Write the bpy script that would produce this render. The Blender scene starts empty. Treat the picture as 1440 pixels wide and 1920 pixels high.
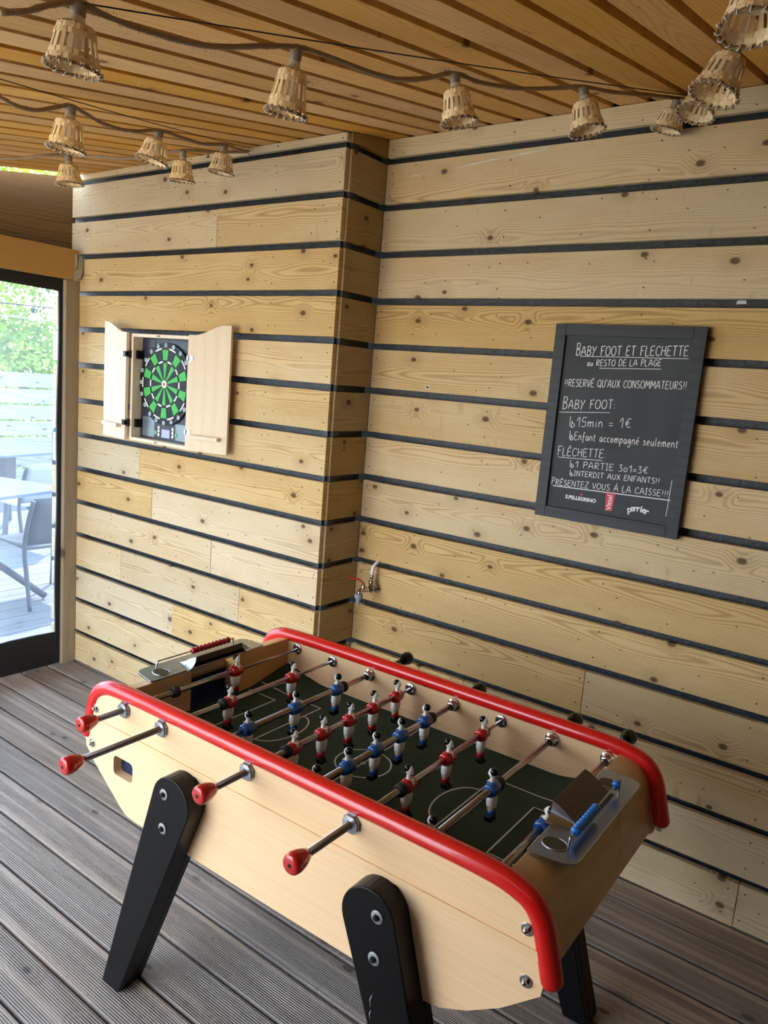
import bpy, bmesh, math, random
from mathutils import Vector, Matrix

# ------------------------------------------------------------------ camera, world, lights, exposure
random.seed(7)
scene = bpy.context.scene
COL = scene.collection
cam_data = bpy.data.cameras.new('camera')
cam_data.sensor_fit = 'VERTICAL'; cam_data.sensor_height = 36.0
cam_data.lens = 1425.989 / 1920 * 36.0
cam_data.clip_start = 0.02; cam_data.clip_end = 200
cam = bpy.data.objects.new('camera', cam_data); COL.objects.link(cam)
R3 = Matrix(((0.80075881, -0.16355211, 0.57622568),
             (0.59358537, 0.08777191, -0.79997031),
             (0.08026040, 0.98262241, 0.16736627)))
cam.matrix_world = Matrix.Translation((1.835, -2.389, 1.562)) @ R3.to_4x4()
scene.camera = cam

world = bpy.data.worlds.new('sky'); scene.world = world; world.use_nodes = True
wn = world.node_tree.nodes; wl = world.node_tree.links
bg = wn['Background']
wtc = wn.new('ShaderNodeTexCoord'); wsep = wn.new('ShaderNodeSeparateXYZ'); wr = wn.new('ShaderNodeValToRGB')
wl.new(wtc.outputs['Generated'], wsep.inputs[0]); wl.new(wsep.outputs['Z'], wr.inputs[0])
wr.color_ramp.elements[0].position = 0.0; wr.color_ramp.elements[0].color = (0.86, 0.93, 1.0, 1)
wr.color_ramp.elements[1].position = 0.7; wr.color_ramp.elements[1].color = (0.55, 0.74, 1.0, 1)
wl.new(wr.outputs[0], bg.inputs['Color'])
bg.inputs['Strength'].default_value = 3.6

sun_data = bpy.data.lights.new('sun', 'SUN'); sun_data.energy = 5.5; sun_data.angle = math.radians(1.0)
sun_data.color = (1.0, 0.95, 0.88)
sun = bpy.data.objects.new('sun', sun_data); COL.objects.link(sun)
sun_dir = Vector((-0.42, 0.62, 0.95)).normalized()          # towards the sun: behind the plank walls, high
sun.rotation_euler = sun_dir.to_track_quat('Z', 'Y').to_euler()
sun.location = (-6, 8, 12)

scene.view_settings.view_transform = 'Standard'
scene.view_settings.look = 'None'
scene.view_settings.gamma = 1.0
scene.view_settings.use_curve_mapping = False
scene.view_settings.exposure = 1.38

# ------------------------------------------------------------------ materials
def lin(c):
    return tuple((x / 255 / 12.92 if x / 255 <= 0.04045 else ((x / 255 + 0.055) / 1.055) ** 2.4) for x in c) + (1.0,)

class NT:
    def __init__(s, name):
        s.m = bpy.data.materials.new(name); s.m.use_nodes = True
        s.t = s.m.node_tree; s.n = s.t.nodes; s.l = s.t.links
        s.b = s.n['Principled BSDF']; s.out = s.n['Material Output']
    def add(s, typ, ins=None, **props):
        nd = s.n.new(typ)
        for k, v in props.items(): setattr(nd, k, v)
        for k, v in (ins or {}).items():
            s.set(nd.inputs[k], v)
        return nd
    def set(s, sock, v):
        if isinstance(v, bpy.types.NodeSocket): s.l.new(v, sock)
        else: sock.default_value = v
    def math(s, op, a, b=0.0, c=None):
        nd = s.n.new('ShaderNodeMath'); nd.operation = op
        s.set(nd.inputs[0], a); s.set(nd.inputs[1], b)
        if c is not None: s.set(nd.inputs[2], c)
        return nd.outputs[0]
    def mix(s, f, a, b, blend='MIX'):
        nd = s.n.new('ShaderNodeMix'); nd.data_type = 'RGBA'; nd.blend_type = blend
        s.set(nd.inputs[0], f); s.set(nd.inputs[6], a); s.set(nd.inputs[7], b)
        return nd.outputs[2]
    def ramp(s, f, stops):
        nd = s.n.new('ShaderNodeValToRGB'); s.l.new(f, nd.inputs[0])
        e = nd.color_ramp.elements
        while len(e) < len(stops): e.new(0.5)
        for el, (p, c) in zip(e, stops):
            el.position = p; el.color = c if len(c) == 4 else tuple(c) + (1,)
        return nd.outputs[0]
    def xyz(s, x, y, z):
        nd = s.n.new('ShaderNodeCombineXYZ'); s.set(nd.inputs[0], x); s.set(nd.inputs[1], y); s.set(nd.inputs[2], z)
        return nd.outputs[0]
    def noise(s, vec, scale=1.0, detail=2.0, rough=0.5):
        return s.add('ShaderNodeTexNoise', {'Vector': vec, 'Scale': scale, 'Detail': detail, 'Roughness': rough}).outputs[0]
    def bump(s, h, strength, dist=0.002):
        nd = s.add('ShaderNodeBump', {'Height': h, 'Strength': strength, 'Distance': dist})
        s.l.new(nd.outputs[0], s.b.inputs['Normal'])

def flat(name, col, rough=0.5, metal=0.0, coat=0.0, spec=0.5, emit=None):
    t = NT(name); t.b.inputs['Base Color'].default_value = lin(col)
    t.b.inputs['Roughness'].default_value = rough; t.b.inputs['Metallic'].default_value = metal
    t.b.inputs['Coat Weight'].default_value = coat; t.b.inputs['Specular IOR Level'].default_value = spec
    # slight procedural mottling so that nothing is perfectly even
    tc = t.add('ShaderNodeTexCoord')
    n = t.noise(tc.outputs['Object'], 35, 3)
    c = t.mix(t.math('MULTIPLY', n, 0.16), lin(col), tuple(x * 0.6 for x in lin(col)[:3]) + (1,))
    t.l.new(c, t.b.inputs['Base Color'])
    return t.m

def wood(name, light, dark, knot, axes='XZ', contrast=0.45, knots=0.75, rings=26.0, warp=2.6, rough=0.75, vary=0.22,
         grey=None, grey_amt=0.0, streak=0.25, bump=0.5, saw=0.0, coat=0.0, grooves=0.0, kscale=(2.6, 7.5), yellow=None, spec=0.3, flame=0.0, specks=0.0):
    t = NT(name)
    tc = t.add('ShaderNodeTexCoord'); oi = t.add('ShaderNodeObjectInfo')
    sp = t.add('ShaderNodeSeparateXYZ', {0: tc.outputs['Object']})
    L = sp.outputs[axes[0]]; W = sp.outputs[axes[1]]
    rnd = oi.outputs['Random']; r = t.math('MULTIPLY', rnd, 83.0)
    Lr = t.math('ADD', L, r)
    warpn = t.noise(t.xyz(t.math('MULTIPLY', Lr, 1.3), t.math('MULTIPLY', W, 5.0), r), 1.0, 2.0, 0.5)
    # knots
    kv = t.add('ShaderNodeTexVoronoi', {'Vector': t.xyz(t.math('MULTIPLY', Lr, kscale[0]), t.math('MULTIPLY', t.math('ADD', W, r), kscale[1]), 0.0), 'Scale': 1.0}, voronoi_dimensions='2D')
    kd = kv.outputs['Distance']
    kc = t.add('ShaderNodeSeparateColor', {0: kv.outputs['Color']}).outputs[0]
    on = t.math('GREATER_THAN', kc, 1.0 - knots)
    size = t.math('MULTIPLY_ADD', kc, 0.05, 0.035)
    core = t.math('MULTIPLY', on, t.add('ShaderNodeMapRange', {0: kd, 1: size, 2: t.math('MULTIPLY', size, 0.55), 3: 0.0, 4: 1.0}).outputs[0])
    near = t.math('MULTIPLY', on, t.add('ShaderNodeMapRange', {0: kd, 1: 0.30, 2: 0.05, 3: 0.0, 4: 1.0}, interpolation_type='SMOOTHSTEP').outputs[0])
    ph = t.math('ADD', t.math('MULTIPLY', W, rings), t.math('MULTIPLY', warpn, warp * 2))
    if flame:
        off = t.math('MULTIPLY_ADD', t.math('FRACT', t.math('MULTIPLY', rnd, 13.7)), 0.10, -0.05)
        wn = t.math('MULTIPLY_ADD', t.noise(t.xyz(t.math('MULTIPLY', Lr, 1.6), r, 0.0), 1.0, 2.0), 0.09, -0.045)
        w0 = t.math('ADD', t.math('ADD', W, off), wn)
        ln = t.noise(t.xyz(t.math('MULTIPLY', Lr, 0.9), 3.0, r), 1.0, 2.0)
        ph = t.math('ADD', t.math('MULTIPLY', t.math('POWER', t.math('ABSOLUTE', w0), 1.6), flame), t.math('ADD', t.math('MULTIPLY', ln, 14.0), t.math('MULTIPLY', warpn, warp)))
    ph = t.math('ADD', ph, t.math('MULTIPLY', near, 2.4))
    sw = t.math('MULTIPLY_ADD', t.math('SINE', t.math('MULTIPLY', ph, 6.283)), 0.5, 0.5)
    sw = t.math('POWER', sw, 2.2)
    fine = t.noise(t.xyz(t.math('MULTIPLY', Lr, 5.0), t.math('MULTIPLY', W, 320.0), r), 1.0, 3.0, 0.6)
    blot = t.noise(t.xyz(t.math('MULTIPLY', Lr, 2.2), t.math('MULTIPLY', W, 7.0), t.math('ADD', r, 5.0)), 1.0, 4.0, 0.6)
    c = t.mix(t.math('MULTIPLY', sw, contrast), lin(light), lin(dark))
    c = t.mix(t.math('MULTIPLY', t.math('SUBTRACT', fine, 0.35), streak * 2), c, lin(dark))
    if yellow: c = t.mix(t.ramp(blot, [(0.45, (0, 0, 0)), (0.7, (0.6, 0.6, 0.6))]), c, lin(yellow))
    if grey:
        gm = t.math('MULTIPLY', t.ramp(t.math('ADD', blot, t.math('MULTIPLY_ADD', rnd, 0.3, -0.15)), [(0.35, (0, 0, 0)), (0.65, (1, 1, 1))]), grey_amt)
        c = t.mix(gm, c, lin(grey))
    if specks:
        sv = t.add('ShaderNodeTexVoronoi', {'Vector': t.xyz(t.math('MULTIPLY', Lr, 11.0), t.math('MULTIPLY', t.math('ADD', W, r), 17.0), 0.0), 'Scale': 1.0}, voronoi_dimensions='2D')
        sc2 = t.add('ShaderNodeSeparateColor', {0: sv.outputs['Color']}).outputs[1]
        sm_ = t.math('MULTIPLY', t.math('GREATER_THAN', sc2, 1.0 - specks), t.add('ShaderNodeMapRange', {0: sv.outputs['Distance'], 1: 0.055, 2: 0.02, 3: 0.0, 4: 1.0}).outputs[0])
        c = t.mix(t.math('MULTIPLY', sm_, 0.8), c, lin(knot))
        # dark drag streaks left across the grain beside some knots
        dv = t.noise(t.xyz(t.math('MULTIPLY', Lr, 26.0), t.math('MULTIPLY', W, 4.0), t.math('ADD', r, 9.0)), 1.0, 2.0)
        dm = t.math('MULTIPLY', t.ramp(dv, [(0.66, (0, 0, 0)), (0.76, (0.5, 0.5, 0.5))]), t.ramp(blot, [(0.5, (0, 0, 0)), (0.65, (1, 1, 1))]))
        c = t.mix(dm, c, lin(dark))
    c = t.mix(t.math('MULTIPLY', near, 0.22), c, lin(dark))
    c = t.mix(t.math('MULTIPLY', core, 0.85), c, lin(knot))
    hs = t.add('ShaderNodeHueSaturation', {'Hue': 0.5, 'Saturation': t.math('MULTIPLY_ADD', rnd, -0.25, 1.1), 'Value': t.math('MULTIPLY_ADD', t.math('FRACT', t.math('MULTIPLY', rnd, 7.31)), vary, 1.0 - vary / 2), 'Fac': 1.0, 'Color': c})
    c = hs.outputs[0]
    h = t.math('ADD', t.math('MULTIPLY', sw, -0.3), fine)
    if saw:
        sn = t.noise(t.xyz(t.math('MULTIPLY', Lr, 420.0), t.math('MULTIPLY', W, 30.0), 0.0), 1.0, 1.0)
        h = t.math('ADD', h, t.math('MULTIPLY', sn, saw))
        c = t.mix(t.math('MULTIPLY', t.math('SUBTRACT', sn, 0.5), 0.35), c, (0.05, 0.035, 0.015, 1))
    if grooves:
        g = t.math('MULTIPLY_ADD', t.math('SINE', t.math('MULTIPLY', W, 6.283 / 0.0062)), 0.5, 0.5)
        g = t.math('POWER', g, 1.5)
        zone = t.ramp(t.noise(t.xyz(t.math('MULTIPLY', Lr, 0.5), t.math('MULTIPLY', W, 34.0), r), 1.0, 1.0), [(0.36, (0.25, 0.25, 0.25)), (0.46, (1, 1, 1))])
        g = t.math('MULTIPLY', g, zone)
        h = t.math('ADD', h, t.math('MULTIPLY', g, -grooves * 2))
        c = t.mix(t.math('MULTIPLY', t.math('SUBTRACT', 1.0, zone), 0.55), c, tuple(min(1, x * 1.25) for x in lin(light)[:3]) + (1,))
        c = t.mix(t.math('MULTIPLY', g, grooves), c, tuple(x * 0.38 for x in lin(dark)[:3]) + (1,))
    t.l.new(c, t.b.inputs['Base Color'])
    t.b.inputs['Roughness'].default_value = rough
    t.b.inputs['Coat Weight'].default_value = coat; t.b.inputs['Coat Roughness'].default_value = 0.12
    t.b.inputs['Specular IOR Level'].default_value = spec
    t.bump(h, bump, 0.0015)
    return t.m

M = {}
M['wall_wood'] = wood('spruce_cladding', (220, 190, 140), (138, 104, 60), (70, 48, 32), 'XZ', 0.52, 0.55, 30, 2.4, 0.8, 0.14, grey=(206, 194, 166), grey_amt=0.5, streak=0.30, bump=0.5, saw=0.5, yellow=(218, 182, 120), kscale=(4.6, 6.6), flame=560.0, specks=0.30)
M['wall_wood_y_shaded'] = wood('spruce_cladding_return_shaded', (180, 154, 108), (122, 96, 56), (74, 52, 34), 'YZ', 0.48, 0.55, 30, 2.4, 0.8, 0.14, grey=(178, 164, 130), grey_amt=0.4, streak=0.30, bump=0.5, saw=0.4, kscale=(4.6, 6.6), flame=560.0, specks=0.30)  # return boards in a darker tone, shade of the corner put into colour
M['ceiling_wood'] = wood('ceiling_batten_wood', (232, 180, 102), (164, 112, 52), (92, 58, 28), 'YX', 0.28, 0.30, 26, 2.2, 0.75, 0.26, streak=0.40, bump=0.4, saw=0.4, yellow=(216, 158, 76), flame=420.0, specks=0.1, kscale=(4.0, 6.0))
M['dark_plank'] = wood('dark_stained_plank', (118, 92, 58), (74, 54, 32), (40, 28, 18), 'YZ', 0.5, 0.3, 18, 2.4, 0.8, 0.2, streak=0.4, bump=0.5, flame=300.0, kscale=(4.0, 6.0))
M['beam_wood'] = wood('planed_beam_wood', (190, 148, 90), (150, 108, 58), (84, 56, 30), 'YZ', 0.3, 0.4, 14, 2.0, 0.6, 0.1, streak=0.3, bump=0.25, flame=160.0, kscale=(3.2, 5.0))
M['post_wood'] = wood('post_wood', (176, 150, 110), (134, 108, 76), (84, 60, 40), 'ZY', 0.35, 0.3, 20, 2.0, 0.75, 0.1, grey=(150, 134, 112), grey_amt=0.6, streak=0.3, bump=0.4)
M['deck'] = wood('weathered_decking', (170, 150, 132), (96, 78, 64), (50, 40, 34), 'XY', 0.35, 0.5, 22, 2.6, 0.50, 0.26, grey=(176, 166, 160), grey_amt=0.45, streak=0.7, bump=0.9, grooves=0.62, kscale=(3.6, 7), spec=0.5, specks=0.2)
M['fence_wood'] = wood('bleached_fence_wood', (158, 157, 154), (112, 108, 102), (80, 74, 68), 'YZ', 0.4, 0.5, 22, 2.4, 0.85, 0.12, streak=0.3, bump=0.4)
M['beech'] = wood('varnished_beech_ply', (250, 210, 158), (210, 160, 106), (205, 160, 105), 'XZ', 0.34, 0.0, 9, 1.6, 0.34, 0.02, streak=0.40, bump=0.05, coat=0.2, spec=0.4, flame=190.0)
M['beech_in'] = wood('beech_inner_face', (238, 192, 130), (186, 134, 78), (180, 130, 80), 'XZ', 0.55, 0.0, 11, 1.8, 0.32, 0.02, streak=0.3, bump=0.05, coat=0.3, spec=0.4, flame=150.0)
M['beech_end'] = wood('beech_end_wrap', (196, 160, 110), (168, 130, 84), (150, 110, 70), 'YZ', 0.3, 0.0, 16, 1.2, 0.36, 0.02, streak=0.35, bump=0.04, coat=0.3, spec=0.4)
M['cabinet_wood'] = wood('pale_veneer', (232, 214, 188), (212, 190, 158), (190, 164, 128), 'ZX', 0.25, 0.0, 20, 0.6, 0.5, 0.03, streak=0.3, bump=0.05)
t = NT('black_bitumen_membrane'); tc = t.add('ShaderNodeTexCoord'); n = t.noise(tc.outputs['Object'], 60, 5, 0.7)
t.l.new(t.ramp(n, [(0.35, lin((16, 18, 21))), (0.7, lin((50, 57, 66)))]), t.b.inputs['Base Color']); t.b.inputs['Roughness'].default_value = 0.42; t.bump(n, 0.8, 0.004)
M['black_membrane'] = t.m
M['red'] = flat('red_lacquer', (212, 24, 20), 0.26, coat=0.4)
M['red_knob'] = flat('red_knob_plastic', (188, 26, 24), 0.22, coat=0.4)
M['red_player'] = flat('red_enamel', (190, 18, 26), 0.22, coat=0.5)
M['blue_player'] = flat('blue_enamel', (18, 84, 156), 0.22, coat=0.5)
M['white_enamel'] = flat('white_enamel', (236, 232, 220), 0.28, coat=0.4)
M['skin_enamel'] = flat('cream_enamel', (218, 202, 168), 0.35)
M['black_gloss'] = flat('black_enamel', (6, 6, 7), 0.22, coat=0.0, spec=0.35)
M['black_satin'] = flat('black_satin_lacquer', (6, 6, 7), 0.34, coat=0.0, spec=0.22)
M['black_rubber'] = flat('black_rubber', (18, 18, 18), 0.6)
M['chrome'] = flat('chrome_steel', (200, 200, 202), 0.16, 1.0)
M['steel'] = flat('zinc_steel', (168, 172, 180), 0.32, 1.0)
M['rod_steel'] = flat('rod_steel', (176, 174, 176), 0.26, 1.0)
M['goal_metal'] = flat('cast_aluminium', (176, 178, 184), 0.26, 1.0)
M['washer'] = flat('pale_washer', (150, 152, 152), 0.45, 0.3)
M['goal_hood'] = flat('shaded_cast_aluminium', (84, 76, 64), 0.42, 0.8)  # darker copy of the cast metal, shade of the hollows painted in
M['bead_blue'] = flat('blue_bead', (20, 112, 200), 0.25, coat=0.4)
M['bead_red'] = flat('red_bead', (176, 26, 34), 0.25, coat=0.4)
M['goal_blue'] = flat('dark_blue_felt', (14, 30, 66), 0.8)
M['line_white'] = flat('field_line_paint', (206, 210, 200), 0.6)
M['frame_black'] = flat('black_canvas_border', (20, 22, 26), 0.55)
M['galv'] = flat('galvanised_bracket', (178, 184, 188), 0.45, 0.35)
M['chalk'] = flat('chalk_white', (236, 238, 238), 0.9)
M['chalk_pink'] = flat('print_red', (206, 70, 84), 0.7)
M['board_frame'] = wood('black_stained_frame', (52, 56, 62), (30, 33, 38), (20, 20, 24), 'XZ', 0.4, 0.0, 30, 1.0, 0.5, 0.05, streak=0.5, bump=0.25)
M['white_pvc'] = flat('white_hose', (232, 232, 236), 0.3)
M['grey_plastic'] = flat('grey_tap_connector', (150, 156, 172), 0.4)
M['tap_red'] = flat('red_lever', (196, 30, 34), 0.35)
M['dart_black'] = flat('dartboard_black', (13, 14, 17), 0.5, spec=0.3)
M['dart_housing'] = flat('dartboard_housing', (44, 48, 60), 0.4)
M['dart_green'] = flat('dart_segment_green', (52, 176, 60), 0.5)
M['dart_white'] = flat('dart_segment_white', (240, 232, 228), 0.5)
M['dart_badge'] = flat('number_badge', (178, 196, 204), 0.5)
M['dart_red'] = flat('bull_red', (206, 40, 66), 0.5)
M['screen'] = flat('lcd_screen', (170, 178, 204), 0.3)
M['foil'] = flat('clear_film_panel', (120, 134, 146), 0.18, 0.3)
M['button_green'] = flat('button_green', (90, 170, 130), 0.4)
M['brass'] = flat('dark_hinge_steel', (44, 42, 40), 0.35, 0.8)
M['cane'] = wood('bamboo_strip', (250, 226, 182), (222, 186, 134), (160, 110, 60), 'ZX', 0.3, 0.0, 60, 1.0, 0.5, 0.25, streak=0.4, bump=0.2)
M['cane_dark'] = wood('bamboo_strip_dark', (234, 196, 146), (196, 150, 102), (120, 80, 46), 'ZX', 0.3, 0.0, 60, 1.0, 0.5, 0.25, streak=0.4, bump=0.2)
M['rush'] = flat('rush_braid', (150, 120, 86), 0.8)
M['stitch'] = flat('white_cord_stitch', (228, 222, 210), 0.7)
M['socket'] = flat('brown_grey_socket', (136, 124, 112), 0.4)
M['cord'] = flat('hemp_rope', (158, 134, 110), 0.95)
M['wire'] = flat('dark_steel_wire', (48, 42, 36), 0.5)
M['chair_grey'] = flat('anthracite_resin', (50, 55, 68), 0.5)
M['chair_light'] = flat('light_sling_fabric', (150, 156, 168), 0.6)
M['table_grey'] = flat('grey_laminate', (84, 102, 130), 0.45)
M['leaf'] = NT('leaf').m
t = NT('hedge_leaf'); oi = t.add('ShaderNodeTexCoord')
n = t.noise(oi.outputs['Object'], 2.2, 3)
t.l.new(t.ramp(n, [(0.3, lin((74, 106, 36))), (0.55, lin((140, 172, 50))), (0.8, lin((196, 210, 84)))]), t.b.inputs['Base Color'])
t.b.inputs['Roughness'].default_value = 0.6
tr = t.add('ShaderNodeBsdfTranslucent'); t.l.new(t.ramp(n, [(0.3, lin((90, 124, 30))), (0.8, lin((190, 204, 70)))]), tr.inputs[0])
mx = t.add('ShaderNodeMixShader', {0: 0.45}); t.l.new(t.b.outputs[0], mx.inputs[1]); t.l.new(tr.outputs[0], mx.inputs[2]); t.l.new(mx.outputs[0], t.out.inputs[0])
M['leaf'] = t.m
# field: dark green print with faint mottling
t = NT('field_green'); tc = t.add('ShaderNodeTexCoord')
n = t.noise(tc.outputs['Object'], 9, 5, 0.7); n2 = t.noise(tc.outputs['Object'], 130, 2)
sc_ = t.add('ShaderNodeTexVoronoi', {'Vector': tc.outputs['Object'], 'Scale': 30.0}).outputs['Distance']
c = t.ramp(n, [(0.3, lin((38, 56, 44))), (0.7, lin((54, 72, 54)))])
c = t.mix(t.math('MULTIPLY', n2, 0.25), c, lin((34, 44, 36)))
c = t.mix(t.ramp(sc_, [(0.0, (0.35, 0.35, 0.35)), (0.05, (0, 0, 0))]), c, lin((112, 124, 100)))
t.l.new(c, t.b.inputs['Base Color']); t.b.inputs['Roughness'].default_value = 0.6; t.b.inputs['Specular IOR Level'].default_value = 0.15
M['field'] = t.m
# slate of the chalkboard with faint smears
t = NT('chalkboard_slate'); tc = t.add('ShaderNodeTexCoord')
n = t.noise(tc.outputs['Object'], 5, 5, 0.65); n2 = t.noise(tc.outputs['Object'], 260, 2)
c = t.ramp(n, [(0.3, lin((58, 61, 65))), (0.7, lin((76, 80, 84)))])
c = t.mix(t.math('MULTIPLY', n2, 0.3), c, lin((50, 53, 57)))
t.l.new(c, t.b.inputs['Base Color']); t.b.inputs['Roughness'].default_value = 0.7; t.b.inputs['Specular IOR Level'].default_value = 0.25
M['slate'] = t.m
# clear, slightly milky vinyl sheet
t = NT('clear_vinyl'); t.n.remove(t.b)
tp = t.add('ShaderNodeBsdfTransparent', {0: (0.76, 0.81, 0.86, 1)}); gl = t.add('ShaderNodeBsdfGlossy', {'Roughness': 0.12})
tl = t.add('ShaderNodeBsdfTranslucent', {0: (0.86, 0.93, 1.0, 1)})
tc = t.add('ShaderNodeTexCoord'); hz = t.noise(tc.outputs['Object'], 3, 4, 0.6)
m1 = t.add('ShaderNodeMixShader', {0: t.math('MULTIPLY_ADD', hz, 0.07, 0.02)}); t.l.new(tp.outputs[0], m1.inputs[1]); t.l.new(tl.outputs[0], m1.inputs[2])
fr = t.add('ShaderNodeFresnel', {'IOR': 1.25})
m2 = t.add('ShaderNodeMixShader', {0: fr.outputs[0]}); t.l.new(m1.outputs[0], m2.inputs[1]); t.l.new(gl.outputs[0], m2.inputs[2])
t.l.new(m2.outputs[0], t.out.inputs[0])
M['vinyl'] = t.m
t = NT('clear_plastic'); t.b.inputs['Base Color'].default_value = lin((226, 216, 196)); t.b.inputs['Roughness'].default_value = 0.2
t.b.inputs['Alpha'].default_value = 0.6
M['clear'] = t.m
t = NT('pale_bounce_ground'); tc = t.add('ShaderNodeTexCoord'); n = t.noise(tc.outputs['Object'], 1.2, 6, 0.7)  # ground colour lightened to bounce sunlight under the roof
t.l.new(t.ramp(n, [(0.3, lin((196, 178, 148))), (0.7, lin((222, 206, 176)))]), t.b.inputs['Base Color']); t.b.inputs['Roughness'].default_value = 0.9
M['ground'] = t.m

# ------------------------------------------------------------------ mesh helpers
class MB:
    def __init__(s): s.v = []; s.f = []; s.mi = []; s.sm = []
    def _add(s, vs, fs, mi=0, smooth=False):
        o = len(s.v); s.v += [tuple(v) for v in vs]
        for f in fs: s.f.append([i + o for i in f]); s.mi.append(mi); s.sm.append(smooth)
        return s
    def box(s, x0, x1, y0, y1, z0, z1, mi=0, mat=None):
        vs = [Vector((x, y, z)) for x in (x0, x1) for y in (y0, y1) for z in (z0, z1)]
        if mat: vs = [mat @ v for v in vs]
        return s._add(vs, [(0, 1, 3, 2), (4, 6, 7, 5), (0, 4, 5, 1), (2, 3, 7, 6), (0, 2, 6, 4), (1, 5, 7, 3)], mi)
    def prism(s, poly, a, b, axis='Y', mi=0, mat=None, cap=True):
        n = len(poly)
        def P(p, t):
            return {'Y': (p[0], t, p[1]), 'Z': (p[0], p[1], t), 'X': (t, p[0], p[1])}[axis]
        vs = [Vector(P(p, a)) for p in poly] + [Vector(P(p, b)) for p in poly]
        if mat: vs = [mat @ v for v in vs]
        fs = [(i, (i + 1) % n, n + (i + 1) % n, n + i) for i in range(n)]
        if cap: fs += [tuple(range(n))[::-1], tuple(range(n, 2 * n))]
        return s._add(vs, fs, mi)
    def rings(s, rings, mi=0, smooth=True, cap=True, closed=False):
        n = len(rings[0]); vs = [v for r in rings for v in r]; fs = []
        m = len(rings)
        for k in range(m if closed else m - 1):
            for i in range(n):
                fs.append((k * n + i, k * n + (i + 1) % n, ((k + 1) % m) * n + (i + 1) % n, ((k + 1) % m) * n + i))
        s._add(vs, fs, mi, smooth)
        if cap and not closed:
            o = len(s.v) - len(vs)
            s.f.append([o + i for i in range(n)][::-1]); s.mi.append(mi); s.sm.append(False)
            s.f.append([o + (m - 1) * n + i for i in range(n)]); s.mi.append(mi); s.sm.append(False)
        return s
    def lathe(s, prof, mat=None, n=24, mi=0, smooth=True, cap=True, a0=0.0):
        """prof: (radius, height) along local Z"""
        rs = []
        for r, h in prof:
            ring = [Vector((r * math.cos(a0 + 2 * math.pi * i / n), r * math.sin(a0 + 2 * math.pi * i / n), h)) for i in range(n)]
            rs.append([mat @ v for v in ring] if mat else ring)
        return s.rings(rs, mi, smooth, cap)
    def tube(s, pts, r, n=10, mi=0, smooth=True, flat_=1.0, up=(0, 0, 1), cap=True, closed=False):
        pts = [Vector(p) for p in pts]; rs = []
        rr = r if isinstance(r, (list, tuple)) else [r] * len(pts)
        m = len(pts)
        for i, p in enumerate(pts):
            if closed: d = pts[(i + 1) % m] - pts[i - 1]
            else: d = pts[min(i + 1, m - 1)] - pts[max(i - 1, 0)]
            d.normalize(); u = Vector(up)
            sx = d.cross(u)
            if sx.length < 1e-4: sx = d.cross(Vector((1, 0, 0)))
            sx.normalize(); sy = sx.cross(d)
            rs.append([p + sx * (rr[i] * math.cos(2 * math.pi * k / n)) + sy * (rr[i] * flat_ * math.sin(2 * math.pi * k / n)) for k in range(n)])
        return s.rings(rs, mi, smooth, cap, closed)
    def loft(s, secs, n=14, mi=0, ex=2.6, smooth=True):
        """secs: (z, cx, cy, rx, ry) superellipse rings"""
        rs = []
        for z, cx, cy, rx, ry in secs:
            ring = []
            for k in range(n):
                a = 2 * math.pi * k / n; c_, s_ = math.cos(a), math.sin(a)
                ring.append(Vector((cx + rx * math.copysign(abs(c_) ** (2 / ex), c_), cy + ry * math.copysign(abs(s_) ** (2 / ex), s_), z)))
            rs.append(ring)
        return s.rings(rs, mi, smooth)
    def ball(s, c, r, sc_=(1, 1, 1), n=14, m=9, mi=0, mat=None):
        rs = []
        for j in range(1, m):
            t_ = math.pi * j / m
            rs.append([Vector((c[0] + r * sc_[0] * math.sin(t_) * math.cos(2 * math.pi * k / n), c[1] + r * sc_[1] * math.sin(t_) * math.sin(2 * math.pi * k / n), c[2] - r * sc_[2] * math.cos(t_))) for k in range(n)])
        if mat: rs = [[mat @ v for v in q] for q in rs]
        return s.rings(rs, mi, True)
    def mesh(s, name, mats, bevel=None):
        me = bpy.data.meshes.new(name)
        me.from_pydata([tuple(v) for v in s.v], [], s.f)
        for m_ in (mats if isinstance(mats, (list, tuple)) else [mats]): me.materials.append(m_)
        me.polygons.foreach_set('material_index', s.mi); me.polygons.foreach_set('use_smooth', s.sm)
        bm = bmesh.new(); bm.from_mesh(me)
        bmesh.ops.recalc_face_normals(bm, faces=bm.faces)
        if bevel:
            ed = [e for e in bm.edges if len(e.link_faces) == 2 and e.calc_face_angle(0) > 0.6]
            bmesh.ops.bevel(bm, geom=ed, offset=bevel, segments=2, profile=0.6, affect='EDGES', clamp_overlap=True)
        bm.to_mesh(me); bm.free(); me.update()
        return me
    def obj(s, name, mats, parent=None, bevel=None, loc=None):
        return link(name, s.mesh(name, mats, bevel), parent, loc)

def link(name, me, parent=None, loc=None, rot=None):
    o = bpy.data.objects.new(name, me); COL.objects.link(o)
    if parent: o.parent = parent
    if loc is not None: o.location = loc
    if rot is not None: o.rotation_euler = rot
    return o
def empty(name, loc=(0, 0, 0), rz=0.0):
    o = bpy.data.objects.new(name, None); COL.objects.link(o); o.location = loc; o.rotation_euler = (0, 0, rz); o.empty_display_size = 0.1
    return o
def tag(o, label, cat, group=None):
    o['label'] = label; o['category'] = cat
    if group: o['group'] = group
    return o
def struct(o): o['kind'] = 'structure'; return o
def copy_tree(o, parent=None):
    kids = [c for c in KIDS.get(o.name, [])] or list(o.children)
    c = o.copy(); COL.objects.link(c); c.parent = parent
    for k in kids: copy_tree(k, c)
    return c
KIDS = {}
def box_mesh(name, dx, dy, dz, mat, bevel=0.0):
    return MB().box(-dx / 2, dx / 2, -dy / 2, dy / 2, -dz / 2, dz / 2).mesh(name, mat, bevel or None)
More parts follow.
